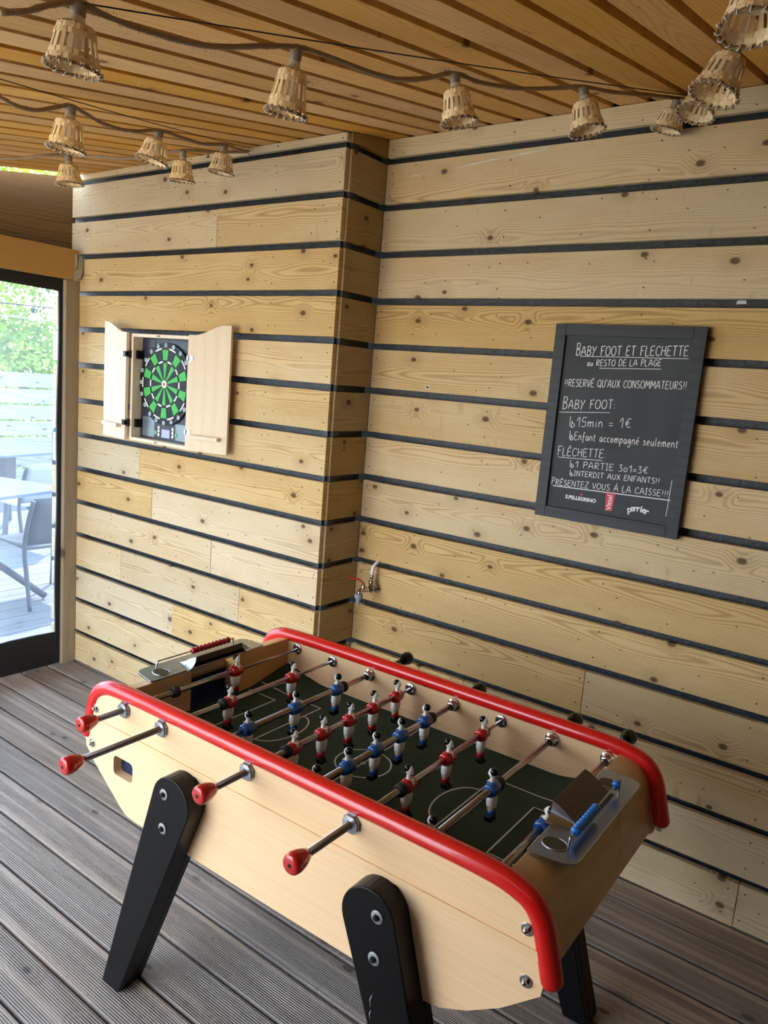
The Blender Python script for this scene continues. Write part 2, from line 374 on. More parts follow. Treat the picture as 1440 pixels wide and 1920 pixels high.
def frame_z(p, d):
    """matrix that puts local Z along d with its origin at p"""
    q = Vector(d).normalized().to_track_quat('Z', 'Y')
    return Matrix.Translation(Vector(p)) @ q.to_matrix().to_4x4()
def text_mesh(body, size, mat, ext=0.0004, bold=0.0, shear=0.0):
    cu = bpy.data.curves.new('lettering', 'FONT'); cu.body = body; cu.size = size; cu.extrude = ext; cu.offset = bold; cu.shear = shear
    cu.align_x = 'CENTER'; cu.align_y = 'CENTER'; cu.resolution_u = 3
    ob = bpy.data.objects.new('lettering', cu); COL.objects.link(ob)
    dg = bpy.context.evaluated_depsgraph_get(); me = bpy.data.meshes.new_from_object(ob.evaluated_get(dg))
    bpy.data.objects.remove(ob); bpy.data.curves.remove(cu)
    me.materials.clear(); me.materials.append(mat)
    return me

# ------------------------------------------------------------------ room shell: decking
D = 0.231                      # how far the left wall stands in front of the back wall
SL = 0.168                     # roof slope
def roof(y): return 2.449 + SL * y
floor = struct(MB().box(-1.66, 3.0, -3.9, 0.0, -0.10, -0.032).obj('floor', M['black_membrane']))
pitch = 0.1325
k = 0
bm_ = MB().box(-2.33, 2.33, -0.0616, 0.0616, -0.0125, 0.0125).mesh('deck_board', M['deck'], 0.004)
y = -0.104 + pitch
while y > -3.9:
    c = y - pitch / 2
    if c > -0.05:
        w = MB().box(-2.33, 2.33, -0.0500, 0.0500, -0.0125, 0.0125).mesh('deck_board', M['deck'], 0.003)
        link('deck_board', w, floor, (0.67, -0.0525, -0.0125))
    else:
        link('deck_board', bm_, floor, (0.67, c, -0.0125))
    y -= pitch

# ------------------------------------------------------------------ plank walls
ZB = [2.384, 2.219, 2.049, 1.878, 1.709, 1.539, 1.368, 1.199, 1.029, 0.860, 0.691, 0.516, 0.347, 0.174]   # undersides of boards
GAP = 0.0245
rows = []
top = None
for i in range(15):
    z1 = (ZB[i - 1] - GAP) if i else None
    z0 = ZB[i] if i < 14 else 0.006
    rows.append((z0, z1))
TH = 0.022
def nail_spots(mb, pts, axis):
    for (a, z) in pts:
        if axis == 'Y': mb.lathe([(0.0026, 0), (0.0026, 0.0008)], frame_z((a[0], a[1], z), (0, -1, 0)), 6, smooth=False)
        else: mb.lathe([(0.0026, 0), (0.0026, 0.0008)], frame_z((a[0], a[1], z), (1, 0, 0)), 6, smooth=False)
def plank_wall(name, x0, x1, yf, seams, ztop):
    w = struct(MB().box(x0 - (0.06 if yf == 0 else 0), x1, yf + TH + 0.014, yf + TH + 0.05, -0.03, ztop + 0.03).obj(name, M['black_membrane']))
    nails = MB()
    for i, (z0, z1) in enumerate(rows):
        z1 = z1 or ztop
        xs = [x0] + sorted(seams.get(i, [])) + [x1]
        for a, b in zip(xs[:-1], xs[1:]):
            h = z1 - z0; jz = random.uniform(-0.0012, 0.0012)
            me = box_mesh('plank', b - a - (0.0015 if len(xs) > 2 else 0), TH, h, M['wall_wood'], 0.002)
            link('plank', me, w, ((a + b) / 2, yf + TH / 2 + random.uniform(0, 0.0015), (z0 + z1) / 2 + jz))
            q = a + 0.02
            while q < b:
                for zz in ((z0 + 0.028, z1 - 0.028) if h > 0.1 else ((z0 + z1) / 2,)):
                    nail_spots(nails, [((q + random.uniform(-0.006, 0.006), yf + 0.0002), zz + random.uniform(-0.006, 0.006))], 'Y')
                q += 0.5 if b - q > 0.5 else max(b - q - 0.02, 0.02) + 0.0
                if b - q < 0.015: break
    nb = nails.obj('nail_heads', M['brass'], w); nb['kind'] = 'stuff'
    return w
wall_back = plank_wall('wall_back', 0.0, 2.98, 0.0, {11: [0.995], 12: [0.54], 13: [0.545], 14: [1.553], 10: [2.3]}, roof(0) - 0.001)
# rows are counted from the ceiling: seam rows follow the photograph
wall_left = plank_wall('wall_left', -1.862, -0.009, -D, {2: [-0.664], 8: [-1.13], 9: [-1.031], 10: [-0.617], 11: [-1.256, -0.43], 12: [-0.86]}, roof(-D) - 0.001)
wall_return = struct(MB().box(-0.052, -0.026 , -D + 0.024, 0.0, -0.03, roof(-D) - 0.0).obj('wall_return', M['black_membrane']))
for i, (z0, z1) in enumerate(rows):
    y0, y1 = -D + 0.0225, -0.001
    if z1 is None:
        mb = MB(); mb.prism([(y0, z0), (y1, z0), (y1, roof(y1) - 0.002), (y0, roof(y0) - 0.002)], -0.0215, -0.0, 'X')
        ob = mb.obj('plank', M['wall_wood_y_shaded'], wall_return)
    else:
        me = box_mesh('plank', 0.0215, y1 - y0, z1 - z0, M['wall_wood_y_shaded'], 0.002)
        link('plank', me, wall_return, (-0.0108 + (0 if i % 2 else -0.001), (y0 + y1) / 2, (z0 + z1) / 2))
# added right-hand wall, unseen, dark to keep light and bounce off this side
blocker_wall_right = struct(MB().box(2.98, 3.03, -3.9, 0.0, -0.03, 2.46).obj('blocker_wall_right', M['black_membrane']))
me_r = MB().box(-0.011, 0.011, -1.95, 1.95, -0.0725, 0.0725).mesh('plank', M['dark_plank'])
for i in range(14):
    link('plank', me_r, blocker_wall_right, (2.965, -1.95, 0.09 + 0.17 * i))

blocker_wall_front = struct(MB().box(0.55, 3.03, -3.15, -3.10, -0.03, 1.92).obj('blocker_wall_front', M['black_membrane']))  # added unseen wall, shuts out daylight from the front right
me_f = MB().box(-1.20, 1.215, -0.011, 0.011, -0.0725, 0.0725).mesh('plank', M['dark_plank'])
for i in range(11):
    link('plank', me_f, blocker_wall_front, (1.765, -3.089, 0.09 + 0.17 * i))
# ------------------------------------------------------------------ slatted ceiling, falling towards the viewer
ceiling = struct(MB().prism([(-3.05, roof(-3.05) + 0.034), (0.10, roof(0.1) + 0.034), (0.10, roof(0.1) + 0.05), (-3.05, roof(-3.05) + 0.05)], -1.60, 3.05, 'X').obj('ceiling', M['black_membrane']))
struct(MB().box(-1.60, 3.03, 0.074, 0.11, 2.2, 2.50).obj('leak_block_back', M['black_membrane']))  # added unseen block, stops sun leaking in above the back wall
struct(MB().box(-1.60, -0.056, -D + 0.074, -D + 0.12, 2.2, 2.444).obj('leak_block_left', M['black_membrane']))  # added unseen block against sunlight leaking over the left wall
ang = math.atan(SL); Ls = 3.10 / math.cos(ang)
xg = 0.641 - 0.1085 * 40
slat_me = MB().box(-0.0425, 0.0425, -Ls / 2, Ls / 2, 0, 0.0335).mesh('ceiling_slat', M['ceiling_wood'], 0.0015)
g = []
while xg < 3.05:
    xc = xg + 0.1085 / 2
    if xc - 0.0425 > -1.63 and xc < 2.98:
        o = link('ceiling_slat', slat_me, ceiling, (xc + random.uniform(-0.002, 0.002), -1.525, roof(-1.525)), (ang, 0, 0)); g.append(xc)
    xg += 0.1085
# battens across, above the slats
for yb in (-0.62, -1.25, -1.9, -2.55, -3.0):
    MB().box(-1.6, 3.0, yb - 0.03, yb + 0.03, roof(yb) + 0.0335, roof(yb) + 0.041).obj('batten', M['dark_plank'], ceiling)

# ------------------------------------------------------------------ left side: post, beam, dark planks, clear vinyl curtain window
post = struct(MB().box(-1.662, -1.630, -0.302, -D - 0.001, 0.0, 1.921).obj('trim_1', M['post_wood'], None, 0.002))
post2 = struct(MB().box(-1.662, -1.630, -3.42, -3.35, 0.0, 1.921).obj('trim_2', M['post_wood'], None, 0.002))
beam = struct(MB().box(-1.645, -1.600, -3.6, -0.256, 1.923, 2.060).obj('trim_3', M['beam_wood'], None, 0.003))
wall_side = struct(empty('wall_side'))
def yplank(z0, z1, y0, y1, x, parent, mat, slope=False):
    if slope:
        mb = MB().prism([(y0, z0), (y1, z0), (y1, roof(y1) - 0.006), (y0, roof(y0) - 0.006)], x - 0.022, x, 'X')
        return mb.obj('plank', mat, parent)
    return link('plank', box_mesh('plank', 0.022, y1 - y0, z1 - z0, mat, 0.002), parent, (x - 0.011, (y0 + y1) / 2, (z0 + z1) / 2))
yplank(2.2503, 0, -1.05, -0.215, -1.70, wall_side, M['dark_plank'], True)
yplank(2.095, 2.2499, -3.6, -0.215, -1.70, wall_side, M['dark_plank'])
yplank(1.900, 2.0947, -3.6, -0.215, -1.70, wall_side, M['dark_plank'])
# joist hanger where the beam meets the post
br = empty('joist_hanger', (-1.6, -0.245, 1.92)); tag(br, 'galvanised perforated joist hanger joining the orange beam to the wall post', 'bracket')
mb = MB()
mb.prism([(-0.034, 0.0), (-0.004, 0.012), (0.006, 0.04), (0.010, 0.115), (-0.010, 0.118), (-0.018, 0.05), (-0.034, 0.04)], 0.001, 0.003, 'X')
mb.prism([(-0.030, 0.004), (0.0125, 0.07), (0.0125, 0.12), (-0.030, 0.12)], -0.03, -0.0285, 'Y')
mb.obj('hanger_plate', M['galv'], br)
nm = MB().lathe([(0.003, 0), (0.0032, 0.0012), (0.0015, 0.002)], frame_z((0, 0, 0), (1, 0, 0)), 8).mesh('nail', M['steel'])
for (a, b) in ((-0.024, 0.02), (-0.014, 0.032), (-0.008, 0.06), (0.0, 0.075), (-0.006, 0.09), (0.002, 0.105)):
    link('nail', nm, br, (0.003, a, b))
# window: vinyl sheet with a black canvas border
window = struct(MB().box(-1.6615, -1.6605, -3.30, -0.320, 0.172, 1.872).obj('window_1', M['vinyl']))
def wavy(pts_lo, pts_hi, name):
    mb = MB(); poly = pts_lo + pts_hi[::-1]
    mb.prism(poly, -1.667, -1.655, 'X'); return mb.obj(name, M['frame_black'], window)
n_ = 24
ys = [-3.34 + (3.34 - 0.302) * i / n_ for i in range(n_ + 1)]
wavy([(y, 0.004) for y in ys], [(y, 0.172 + 0.006 * math.sin(y * 9) + 0.02 * (y + 0.3) * 0.3) for y in ys], 'bottom_border')
wavy([(y, 1.868 + 0.003 * math.sin(y * 7)) for y in ys], [(y, 1.924) for y in ys], 'top_border')
zs = [0.004 + 1.917 * i / 20 for i in range(21)]
mb = MB(); mb.prism([(-0.3035, z) for z in zs] + [(-0.325 + 0.003 * math.sin(z * 8 + 1) - 0.003 * (1 - z), z) for z in zs][::-1], -1.6672, -1.6548, 'X'); mb.obj('side_border', M['frame_black'], window)
mb = MB(); mb.box(-1.6672, -1.6548, -3.34, -3.30, 0.004, 1.921); mb.obj('side_border', M['frame_black'], window)
# ------------------------------------------------------------------ table football (local frame: x along the length, y across, z up)
def catmull(pts, n=6):
    out = []; P = [Vector(p) for p in pts]; P = [P[0] * 2 - P[1]] + P + [P[-1] * 2 - P[-2]]
    for i in range(1, len(P) - 2):
        for k in range(n):
            t_ = k / n
            out.append(0.5 * ((2 * P[i]) + (-P[i - 1] + P[i + 1]) * t_ + (2 * P[i - 1] - 5 * P[i] + 4 * P[i + 1] - P[i + 2]) * t_ ** 2 + (-P[i - 1] + 3 * P[i] - 3 * P[i + 1] + P[i + 2]) * t_ ** 3))
    out.append(P[-2]); return out
def clip(poly, zc, above):
    out = []
    for i, p in enumerate(poly):
        q = poly[(i + 1) % len(poly)]
        ip = (p[1] >= zc) == above; iq = (q[1] >= zc) == above
        if ip: out.append(p)
        if ip != iq:
            t_ = (zc - p[1]) / (q[1] - p[1]); out.append((p[0] + t_ * (q[0] - p[0]), zc))
    return out
def shape_mesh(outer, holes, y0, y1, mat, bevel=0.0):
    """flat plate with holes in the XZ plane, between y0 and y1"""
    cu = bpy.data.curves.new('plate', 'CURVE'); cu.dimensions = '2D'; cu.fill_mode = 'BOTH'; cu.extrude = (y1 - y0) / 2 - bevel; cu.bevel_depth = bevel; cu.bevel_resolution = 1
    if bevel: cu.offset = -bevel
    for lp in [outer] + holes:
        s_ = cu.splines.new('POLY'); s_.points.add(len(lp) - 1); s_.use_cyclic_u = True
        for pt, q in zip(s_.points, lp): pt.co = (q[0], q[1], 0, 1)
    ob = bpy.data.objects.new('plate', cu); COL.objects.link(ob)
    me = bpy.data.meshes.new_from_object(ob.evaluated_get(bpy.context.evaluated_depsgraph_get()))
    bpy.data.objects.remove(ob); bpy.data.curves.remove(cu)
    me.transform(Matrix(((1, 0, 0, 0), (0, 0, -1, (y0 + y1) / 2), (0, 1, 0, 0), (0, 0, 0, 1))))
    me.materials.clear(); me.materials.append(mat); return me
def rrect(x0, x1, z0, z1, r, n=5):
    out = []
    for cx, cz, a0 in ((x1 - r, z1 - r, 0), (x0 + r, z1 - r, 90), (x0 + r, z0 + r, 180), (x1 - r, z0 + r, 270)):
        for k in range(n + 1):
            a = math.radians(a0 + 90 * k / n); out.append((cx + r * math.cos(a), cz + r * math.sin(a)))
    return out

TB = empty('foosball_table', (0.329, -1.325, 0), 0.015)
tag(TB, 'beech table football table with red edge trim and black splayed legs standing on the decking', 'football table')
VI0, VI1 = 0.034, 0.640                      # inner faces of the two long sides
outline = [(-.045, .755), (-.088, .745), (-.118, .722), (-.134, .68), (-.150, .63), (-.162, .598), (-.157, .572), (-.122, .539), (-.012, .458), (.012, .444), (.045, .440),
           (.60, .4405), (.88, .442), (.935, .451), (.99, .478), (1.052, .521), (1.119, .583), (1.1225, .61), (1.112, .66), (1.098, .70), (1.082, .728), (1.05, .742), (1.0, .752)]
zg0, zg1 = 0.646, 0.661                      # shallow groove band
def side_panel(v0, v1, outer_sign, hole):
    low = clip(outline, zg0, False); up = clip(outline, zg1, True); mid = clip(clip(outline, zg1 + .0001, False), zg0 - .0001, True)
    if hole:
        me = shape_mesh(low, [rrect(-.041, .0355, .537, .588, .012)], v0, v1, M['beech'])
        p = link('side_panel', me, TB)
        o = MB().prism(up, v0, v1, 'Y').prism(mid, v0 - .0036, v1, 'Y').obj('side_panel_upper', M['beech'], TB)
        return p
    # the rear side shows its inner face: groove on the inside
    mb = MB().prism(low, v0, v1, 'Y').prism(up, v0, v1, 'Y').prism(mid, v0 - .0030, v1, 'Y')
    return mb.obj('side_panel', M['beech_in'], TB)
side_panel(.010, VI0, -1, True)
side_panel(VI1, .664, 1, False)
mb = MB().box(-.045, .04, VI0, VI0 + .012, .53, .60).obj('ball_tray', M['goal_blue'], TB)
# cabinet floor
MB().box(.02, .93, VI0 + .001, VI1 - .001, .446, .460).obj('cabinet_floor', M['black_satin'], TB)
# red trim tubes
tp = [(-.160, .607), (-.149, .65), (-.138, .695), (-.121, .727), (-.090, .746), (-.045, .754), (.1, .757), (.49, .7575), (.88, .757), (1.0, .755), (1.052, .747), (1.083, .733), (1.104, .704), (1.117, .662), (1.131, .612)]
for vc in (.0215, .6515):
    pts = catmull([(a, vc, b) for a, b in tp], 5)
    rr = [0.0195] * len(pts)
    pre = [pts[0] + (pts[0] - pts[1]).normalized() * s_ for s_ in (0.014, 0.012, 0.007)]
    post_ = [pts[-1] + (pts[-1] - pts[-2]).normalized() * s_ for s_ in (0.007, 0.012, 0.014)]
    MB().tube(pre + pts + post_, [0.004, 0.012, 0.0175] + rr + [0.0175, 0.012, 0.004], 18, up=(0, 1, 0)).obj('edge_trim', M['red'], TB)
# end walls: curved wooden wraps, solid left and right of the goal mouth
endR = [(1.02, .560), (1.02, .746), (1.050, .742), (1.076, .730), (1.092, .705), (1.104, .655), (1.1155, .590), (1.05, .532), (1.02, .52)]
endR = [(a.x, a.y) for a in [Vector((1.02, .560, 0)), Vector((1.02, .746, 0))]] + [(a.x, a.y) for a in catmull([(1.025, .7458, 0), (1.050, .742, 0), (1.074, .732, 0), (1.091, .710, 0), (1.103, .660, 0), (1.1155, .590, 0)], 6)] + [(1.05, .532), (1.02, .52)]
def mirror(p): return [(0.98 - a, b) for a, b in p][::-1]
shellR = [(1.085, .716), (1.092, .705), (1.104, .655), (1.1155, .590), (1.05, .532), (1.045, .545), (1.098, .594), (1.088, .65), (1.078, .70)]
for side in ('R', 'L'):
    poly = endR if side == 'R' else mirror(endR); sh = shellR if side == 'R' else mirror(shellR)
    f = (lambda u: u) if side == 'R' else (lambda u: 0.98 - u)
    for a, b in ((VI0, .252), (.432, VI1)):
        MB().prism(poly, a, b, 'Y').obj('end_wall', M['beech_end'] if side == 'R' else M['beech_in'], TB, .0015)
    ob = MB().prism(sh, .252, .432, 'Y').obj('end_shell', M['beech_end'], TB)
    mb = MB()
    a, b = sorted((f(1.02), f(1.086)))
    mb.box(a, b, .2525, .4315, .595, .6275); a, b = sorted((f(1.078), f(1.086))); mb.box(a, b, .2525, .4315, .60, .69)
    mb.obj('goal_box', M['goal_blue'], TB)
    # cast plate with two ball cups and a hood over the goal
    pl_ = []
    for (cu_, cv, a0, a1, r) in ((1.085, .505, 0, 90, .022), (1.03, .522, 90, 180, .010), (1.03, .128, 180, 270, .010), (1.078, .158, 270, 360, .030)):
        for k_ in range(7):
            an = math.radians(a0 + (a1 - a0) * k_ / 6); pl_.append((f(cu_ + r * math.cos(an)), cv + r * math.sin(an)))
    for p_i in range(len(pl_)): pass
    plate = MB().prism(pl_, .7455, .7515, 'Z').obj('goal_plate', M['goal_metal'], TB, .0015)
    for cv in (.175, .468):
        ring = [Vector((f(1.053 + .024 * math.cos(t_)), cv + .021 * math.sin(t_), .752)) for t_ in [2 * math.pi * q / 28 for q in range(28)]]
        mb = MB().tube(ring, .0016, 8, closed=True)
        rs = []
        for s_, zz in ((1.0, .7525), (.85, .7522), (.6, .7518), (.2, .7516)):
            rs.append([Vector((f(1.053 + .023 * s_ * math.cos(t_)), cv + .020 * s_ * math.sin(t_), zz)) for t_ in [2 * math.pi * q / 28 for q in range(28)]])
        mb.rings(rs, 1, True, True)  # dark bowl tone paints the shade of a deeper cup
        mb.obj('ball_cup', [M['goal_metal'], M['goal_hood']], plate)
    # hood: ruled sheet from the raised edge over the field down to the plate
    prof = [(1.010, .785), (1.022, .781), (1.038, .772), (1.052, .7625), (1.066, .755), (1.078, .7515)]
    mb = MB(); th = .003
    top_ = [[Vector((f(u), v, z)) for u, z in prof] for v in (.257, .428)]
    vs = []
    for v in (.257, .428):
        for u, z in prof: vs.append((f(u), v, z))
        for u, z in prof: vs.append((f(u), v, z - th))
    n6 = len(prof); fs = []
    for i in range(n6 - 1):
        fs.append((i, i + 1, 2 * n6 + i + 1, 2 * n6 + i)); fs.append((n6 + i, 3 * n6 + i, 3 * n6 + i + 1, n6 + i + 1))
        fs.append((i, n6 + i, n6 + i + 1, i + 1)); fs.append((2 * n6 + i, 2 * n6 + i + 1, 3 * n6 + i + 1, 3 * n6 + i))
    fs.append((0, 2 * n6, 3 * n6, n6)); fs.append((n6 - 1, 2 * n6 - 1, 4 * n6 - 1, 3 * n6 - 1))
    mb._add(vs, fs, 0, False)
    hood = mb.obj('goal_hood', M['goal_hood'], plate)
    for v0, dv in ((.257, -1), (.428, 1)):     # flared cheeks
        mb = MB()
        vs = []; n_s = 7
        for i, (u, z) in enumerate(prof):
            for j in range(n_s):
                w = j / (n_s - 1)
                flare = (1 - math.cos(w * math.pi / 2)) * (.028 * (1 - i / 5.0) + .002)
                zz = .7515 + (z - .7515) * (1 - math.sin(w * math.pi / 2))
                vs.append((f(u), v0 + dv * flare, zz + .0003))
        fs = [(i * n_s + j, (i + 1) * n_s + j, (i + 1) * n_s + j + 1, i * n_s + j + 1) for i in range(5) for j in range(n_s - 1)]
        mb._add(vs, fs, 0, True)
        # front closing edge of the cheek
        e = [(f(1.010), v0 + dv * (1 - math.cos(j / 6 * math.pi / 2)) * .030, .7515 + (.785 - .7515) * (1 - math.sin(j / 6 * math.pi / 2))) for j in range(7)]
        vs = e + [(f(1.0125), y_, z_ - .003) for _, y_, z_ in e]
        mb._add(vs, [(j, j + 1, 8 + j, 7 + j) for j in range(6)], 0, True)
        mb.obj('hood_cheek', M['goal_metal'], plate)
    # front lip of the hood facing the field
    a, b = sorted((f(1.0095), f(1.0135)))
    MB().box(a, b, .257, .428, .768, .785).obj('hood_lip', M['goal_hood'], plate)
    # scoring wire and beads
    uw = f(1.078); zw = .773
    va, vb = (.180, .457)
    MB().tube(catmull([(uw, va - .002, .750), (uw, va, .765), (uw, va + .006, zw), (uw, va + .03, zw), (uw, vb - .02, zw), (uw, vb - .004, zw), (uw, vb, .765), (uw, vb + .001, .750)], 4), .0021, 8).obj('score_wire', M['rod_steel'], plate)
    spots = [.206 + .0133 * q for q in range(9)] + [.432] if side == 'R' else [.305 + .0145 * q for q in range(10)]
    bead = MB().lathe([(.0035, -.0066), (.0072, -.0058), (.0092, -.002), (.0092, .002), (.0072, .0058), (.0035, .0066)], frame_z((0, 0, 0), (0, 1, 0)), 16).mesh('score_bead', M['bead_blue'] if side == 'R' else M['bead_red'])
    for s_ in spots: link('score_bead', bead, plate, (uw, s_, zw))
# playing field with raised corners
nu, nv = 54, 31; vs = []; fs = []
u0, u1 = -.0395, 1.0195
def fz(u, v):
    du = min(u - u0, u1 - u); dv = min(v - VI0, VI1 - v)
    a = max(0, 1 - du / .16); b = max(0, 1 - dv / .17)
    return .630 + .030 * (a * a * (3 - 2 * a)) * (b * b * (3 - 2 * b)) ** 0.8 + .004 * max(0, 1 - dv / .03)
for i in range(nu):
    for j in range(nv):
        u = u0 + (u1 - u0) * i / (nu - 1); v = VI0 + (VI1 - VI0) * j / (nv - 1); vs.append((u, v, fz(u, v)))
for i in range(nu - 1):
    for j in range(nv - 1): fs.append((i * nv + j, (i + 1) * nv + j, (i + 1) * nv + j + 1, i * nv + j + 1))
mb = MB(); mb._add(vs, fs, 0, True); mb.box(u0, u1, VI0, VI1, .60, .6285)
field = mb.obj('playing_field', M['field'], TB)
def ribbon(mb, pts, w=.0040, closed=False):
    P = [Vector((a, b, 0)) for a, b in pts]
    den = []
    seq = P + ([P[0]] if closed else [])
    for a, b in zip(seq[:-1], seq[1:]):
        n_ = max(1, int((b - a).length / .015))
        for q in range(n_): den.append(a.lerp(b, q / n_))
    den.append(seq[-1]); m_ = len(den); vs = []
    for i, p in enumerate(den):
        d = den[min(i + 1, m_ - 1)] - den[max(i - 1, 0)]; d.normalize(); nrm = Vector((-d.y, d.x, 0)) * w / 2
        for s_ in (1, -1):
            q = p + nrm * s_; vs.append((q.x, q.y, fz(q.x, q.y) + .0006))
    mb._add(vs, [(2 * i, 2 * i + 1, 2 * i + 3, 2 * i + 2) for i in range(m_ - 1)], 0, False)
mb = MB(); vc = .350
def arc(cu_, cv, ru, rv, a0, a1, n=40): return [(cu_ + ru * math.cos(math.radians(a0 + (a1 - a0) * i / n)), cv + rv * math.sin(math.radians(a0 + (a1 - a0) * i / n))) for i in range(n + 1)]
ribbon(mb, arc(.485, .352, .070, .070, 0, 360, 56)); ribbon(mb, [(.485, .04), (.485, .634)])
ribbon(mb, arc(.485, .352, .004, .004, 0, 360, 10), .007)
for s_, o_ in ((1, 0), (-1, .97)):
    g_ = lambda u: o_ + s_ * u
    ribbon(mb, [(g_(-.03), .236), (g_(.077), .236), (g_(.077), .466), (g_(-.03), .466)])
    ribbon(mb, [(g_(-.03), .175), (g_(.206), .175), (g_(.206), .518), (g_(-.03), .518)])
    a = arc(.206, vc, .058, .095, -90, 90); ribbon(mb, [(g_(u), v) for u, v in a])
mb.obj('field_marking', M['line_white'], field)

# ------- players, built once per colour; rods carry them
def player_mesh(kind):
    s = 1 if kind == 'red' else -1           # facing +x or -x
    shirt, other = (M['red_player'] if kind == 'red' else M['blue_player']), None
    mb = MB()
    Z = lambda z: z - .722                   # local origin on the rod axis
    # boots, socks, knees per foot
    for dv in (-.0062, .0062):
        mb.loft([(Z(.6485), s * .003, dv, .006, .0046), (Z(.650), s * .004, dv, .0105, .0060), (Z(.655), s * .0035, dv, .0105, .0062), (Z(.660), s * .001, dv, .0075, .0055), (Z(.6625), 0, dv, .0058, .0048)], 12, 2)
        mb.loft([(Z(.662), 0, dv * .95, .0058, .0050), (Z(.668), 0, dv * .95, .0066, .0056), (Z(.677), 0, dv * .95, .0068, .0057)], 12, 0)
        mb.loft([(Z(.6765), 0, dv * .95, .0070, .0060), (Z(.680), 0, dv * .95, .0074, .0063), (Z(.685), 0, dv, .0076, .0064)], 12, 3)
    mb.loft([(Z(.6835), 0, 0, .0092, .0138), (Z(.688), 0, 0, .0100, .0150), (Z(.700), 0, 0, .0108, .0152), (Z(.712), 0, 0, .0096, .0125)], 18, 1)
    # shirt: pointed hem, barrel round the rod, rounded arms at the sides
    mb.loft([(Z(.7015), 0, 0, .0020, .0030), (Z(.7055), 0, 0, .0080, .0085), (Z(.7105), 0, 0, .0120, .0128), (Z(.718), 0, 0, .0140, .0150), (Z(.727), 0, 0, .0140, .0152), (Z(.734), 0, 0, .0112, .0138), (Z(.7385), 0, 0, .0068, .0092)], 20, 0)
    mb.lathe([(.0108, -.0195), (.0135, -.0180), (.0150, -.0140), (.0150, .0140), (.0135, .0180), (.0108, .0195)], frame_z((0, 0, 0), (0, 1, 0)), 20, 0)
    # neck and V collar, head, nose, ears, hair
    mb.loft([(Z(.733), s * .002, 0, .0062, .0070), (Z(.739), s * .0015, 0, .0056, .0062), (Z(.746), s * .001, 0, .0045, .0045), (Z(.751), s * .001, 0, .0050, .0050)], 12, 1)
    mb._add([(s * .0118, -.0055, Z(.7375)), (s * .0118, .0055, Z(.7375)), (s * .0152, 0, Z(.7260)), (s * .004, -.006, Z(.7395)), (s * .004, .006, Z(.7395))], [(0, 1, 2), (0, 3, 4, 1)], 1)
    mb.ball((s * .0015, 0, Z(.7565)), .0088, (1.0, .88, 1.22), 14, 10, 1)
    mb.loft([(Z(.7515), s * .0092, 0, .0014, .0016), (Z(.7545), s * .0108, 0, .0018, .0018), (Z(.7590), s * .0088, 0, .0012, .0014)], 8, 1)
    for dv in (-.0082, .0082): mb.ball((s * .0005, dv, Z(.7555)), .0022, (.8, .6, 1.2), 8, 5, 1)
    mb.ball((s * -.0022, 0, Z(.7602)), .0093, (.98, .96, .95), 16, 10, 2)
    for dv in (-.0038, .0038): mb.ball((s * .0096, dv, Z(.7580)), .0010, (1, 1.2, .8), 6, 4, 2)
    me = mb.mesh('player_figure', [shirt, M['white_enamel'], M['black_gloss'], M['skin_enamel']])
    return me
PM = {'red': player_mesh('red'), 'blue': player_mesh('blue')}
RODS = [('red', [.379], -.066), ('red', [.459, .22], -.196), ('blue', [.485, .316, .148], .796), ('red', [.569, .464, .362, .256, .153], -.081),
        ('blue', [.493, .382, .279, .173, .066], .745), ('red', [.536, .368, .202], -.119), ('blue', [.319, .073], .754), ('blue', [.265], .759)]
BUMP = {0: .163, 1: .200, 2: .511, 3: .129, 4: .519, 5: .176, 6: .347}
knob_r = MB().lathe([(.0065, 0), (.0105, -.002), (.0150, -.012), (.0188, -.024), (.0202, -.0335), (.0203, -.0350), (.0198, -.0362), (.0199, -.0400), (.0192, -.0440), (.0172, -.0468), (.0125, -.0484), (.0048, -.0490), (.0, -.0491)], frame_z((0, 0, 0), (0, 1, 0)), 28, cap=False).mesh('handle', M['red_knob'])
knob_k = MB().lathe([(.0065, 0), (.0105, .002), (.0150, .012), (.0188, .024), (.0202, .0335), (.0203, .0350), (.0198, .0362), (.0199, .0400), (.0192, .0440), (.0172, .0468), (.0125, .0484), (.0048, .0490), (.0, .0491)], frame_z((0, 0, 0), (0, 1, 0)), 28, cap=False).mesh('handle', M['black_gloss'])
hole_me = MB().lathe([(.0036, -.0008), (.0036, .0008)], frame_z((0, 0, 0), (0, 1, 0)), 12, smooth=False).mesh('handle_screw', M['brass'])
bump_me = MB().lathe([(.0085, -.009), (.0140, -.0085), (.0150, -.006), (.0150, .006), (.0140, .0085), (.0085, .009)], frame_z((0, 0, 0), (0, 1, 0)), 20).mesh('rubber_bumper', M['black_rubber'])
nut_me = MB().lathe([(.0205, 0.0095), (.0205, .004), (.0185, .001), (.0095, 0.0), (.0085, .003)], frame_z((0, 0, 0), (0, 1, 0)), 8, smooth=False, cap=False, a0=math.pi / 8).lathe([(.0225, .0098), (.0225, .0082), (.017, .008)], frame_z((0, 0, 0), (0, 1, 0)), 8, smooth=False, a0=math.pi / 8).mesh('bushing_nut', M['steel'])
flange_me = MB().lathe([(.0185, 0), (.0185, -.004), (.0165, -.006), (.0125, -.0065), (.0125, -.012), (.0118, -.014), (.0105, -.0145), (.0125, -.0175), (.0115, -.021), (.0085, -.022)], frame_z((0, 0, 0), (0, 1, 0)), 24, cap=False).mesh('rod_bushing', M['chrome'])
mbd = MB().lathe([(.0170, 0), (.0170, -.003), (.0150, -.0045), (.0055, -.005)], frame_z((0, 0, 0), (0, 1, 0)), 24)
for q in range(3):
    a = math.radians(90 + 120 * q); mbd.ball((.0108 * math.cos(a), -.0052, .0108 * math.sin(a)), .0032, (1, .7, 1), 8, 5)
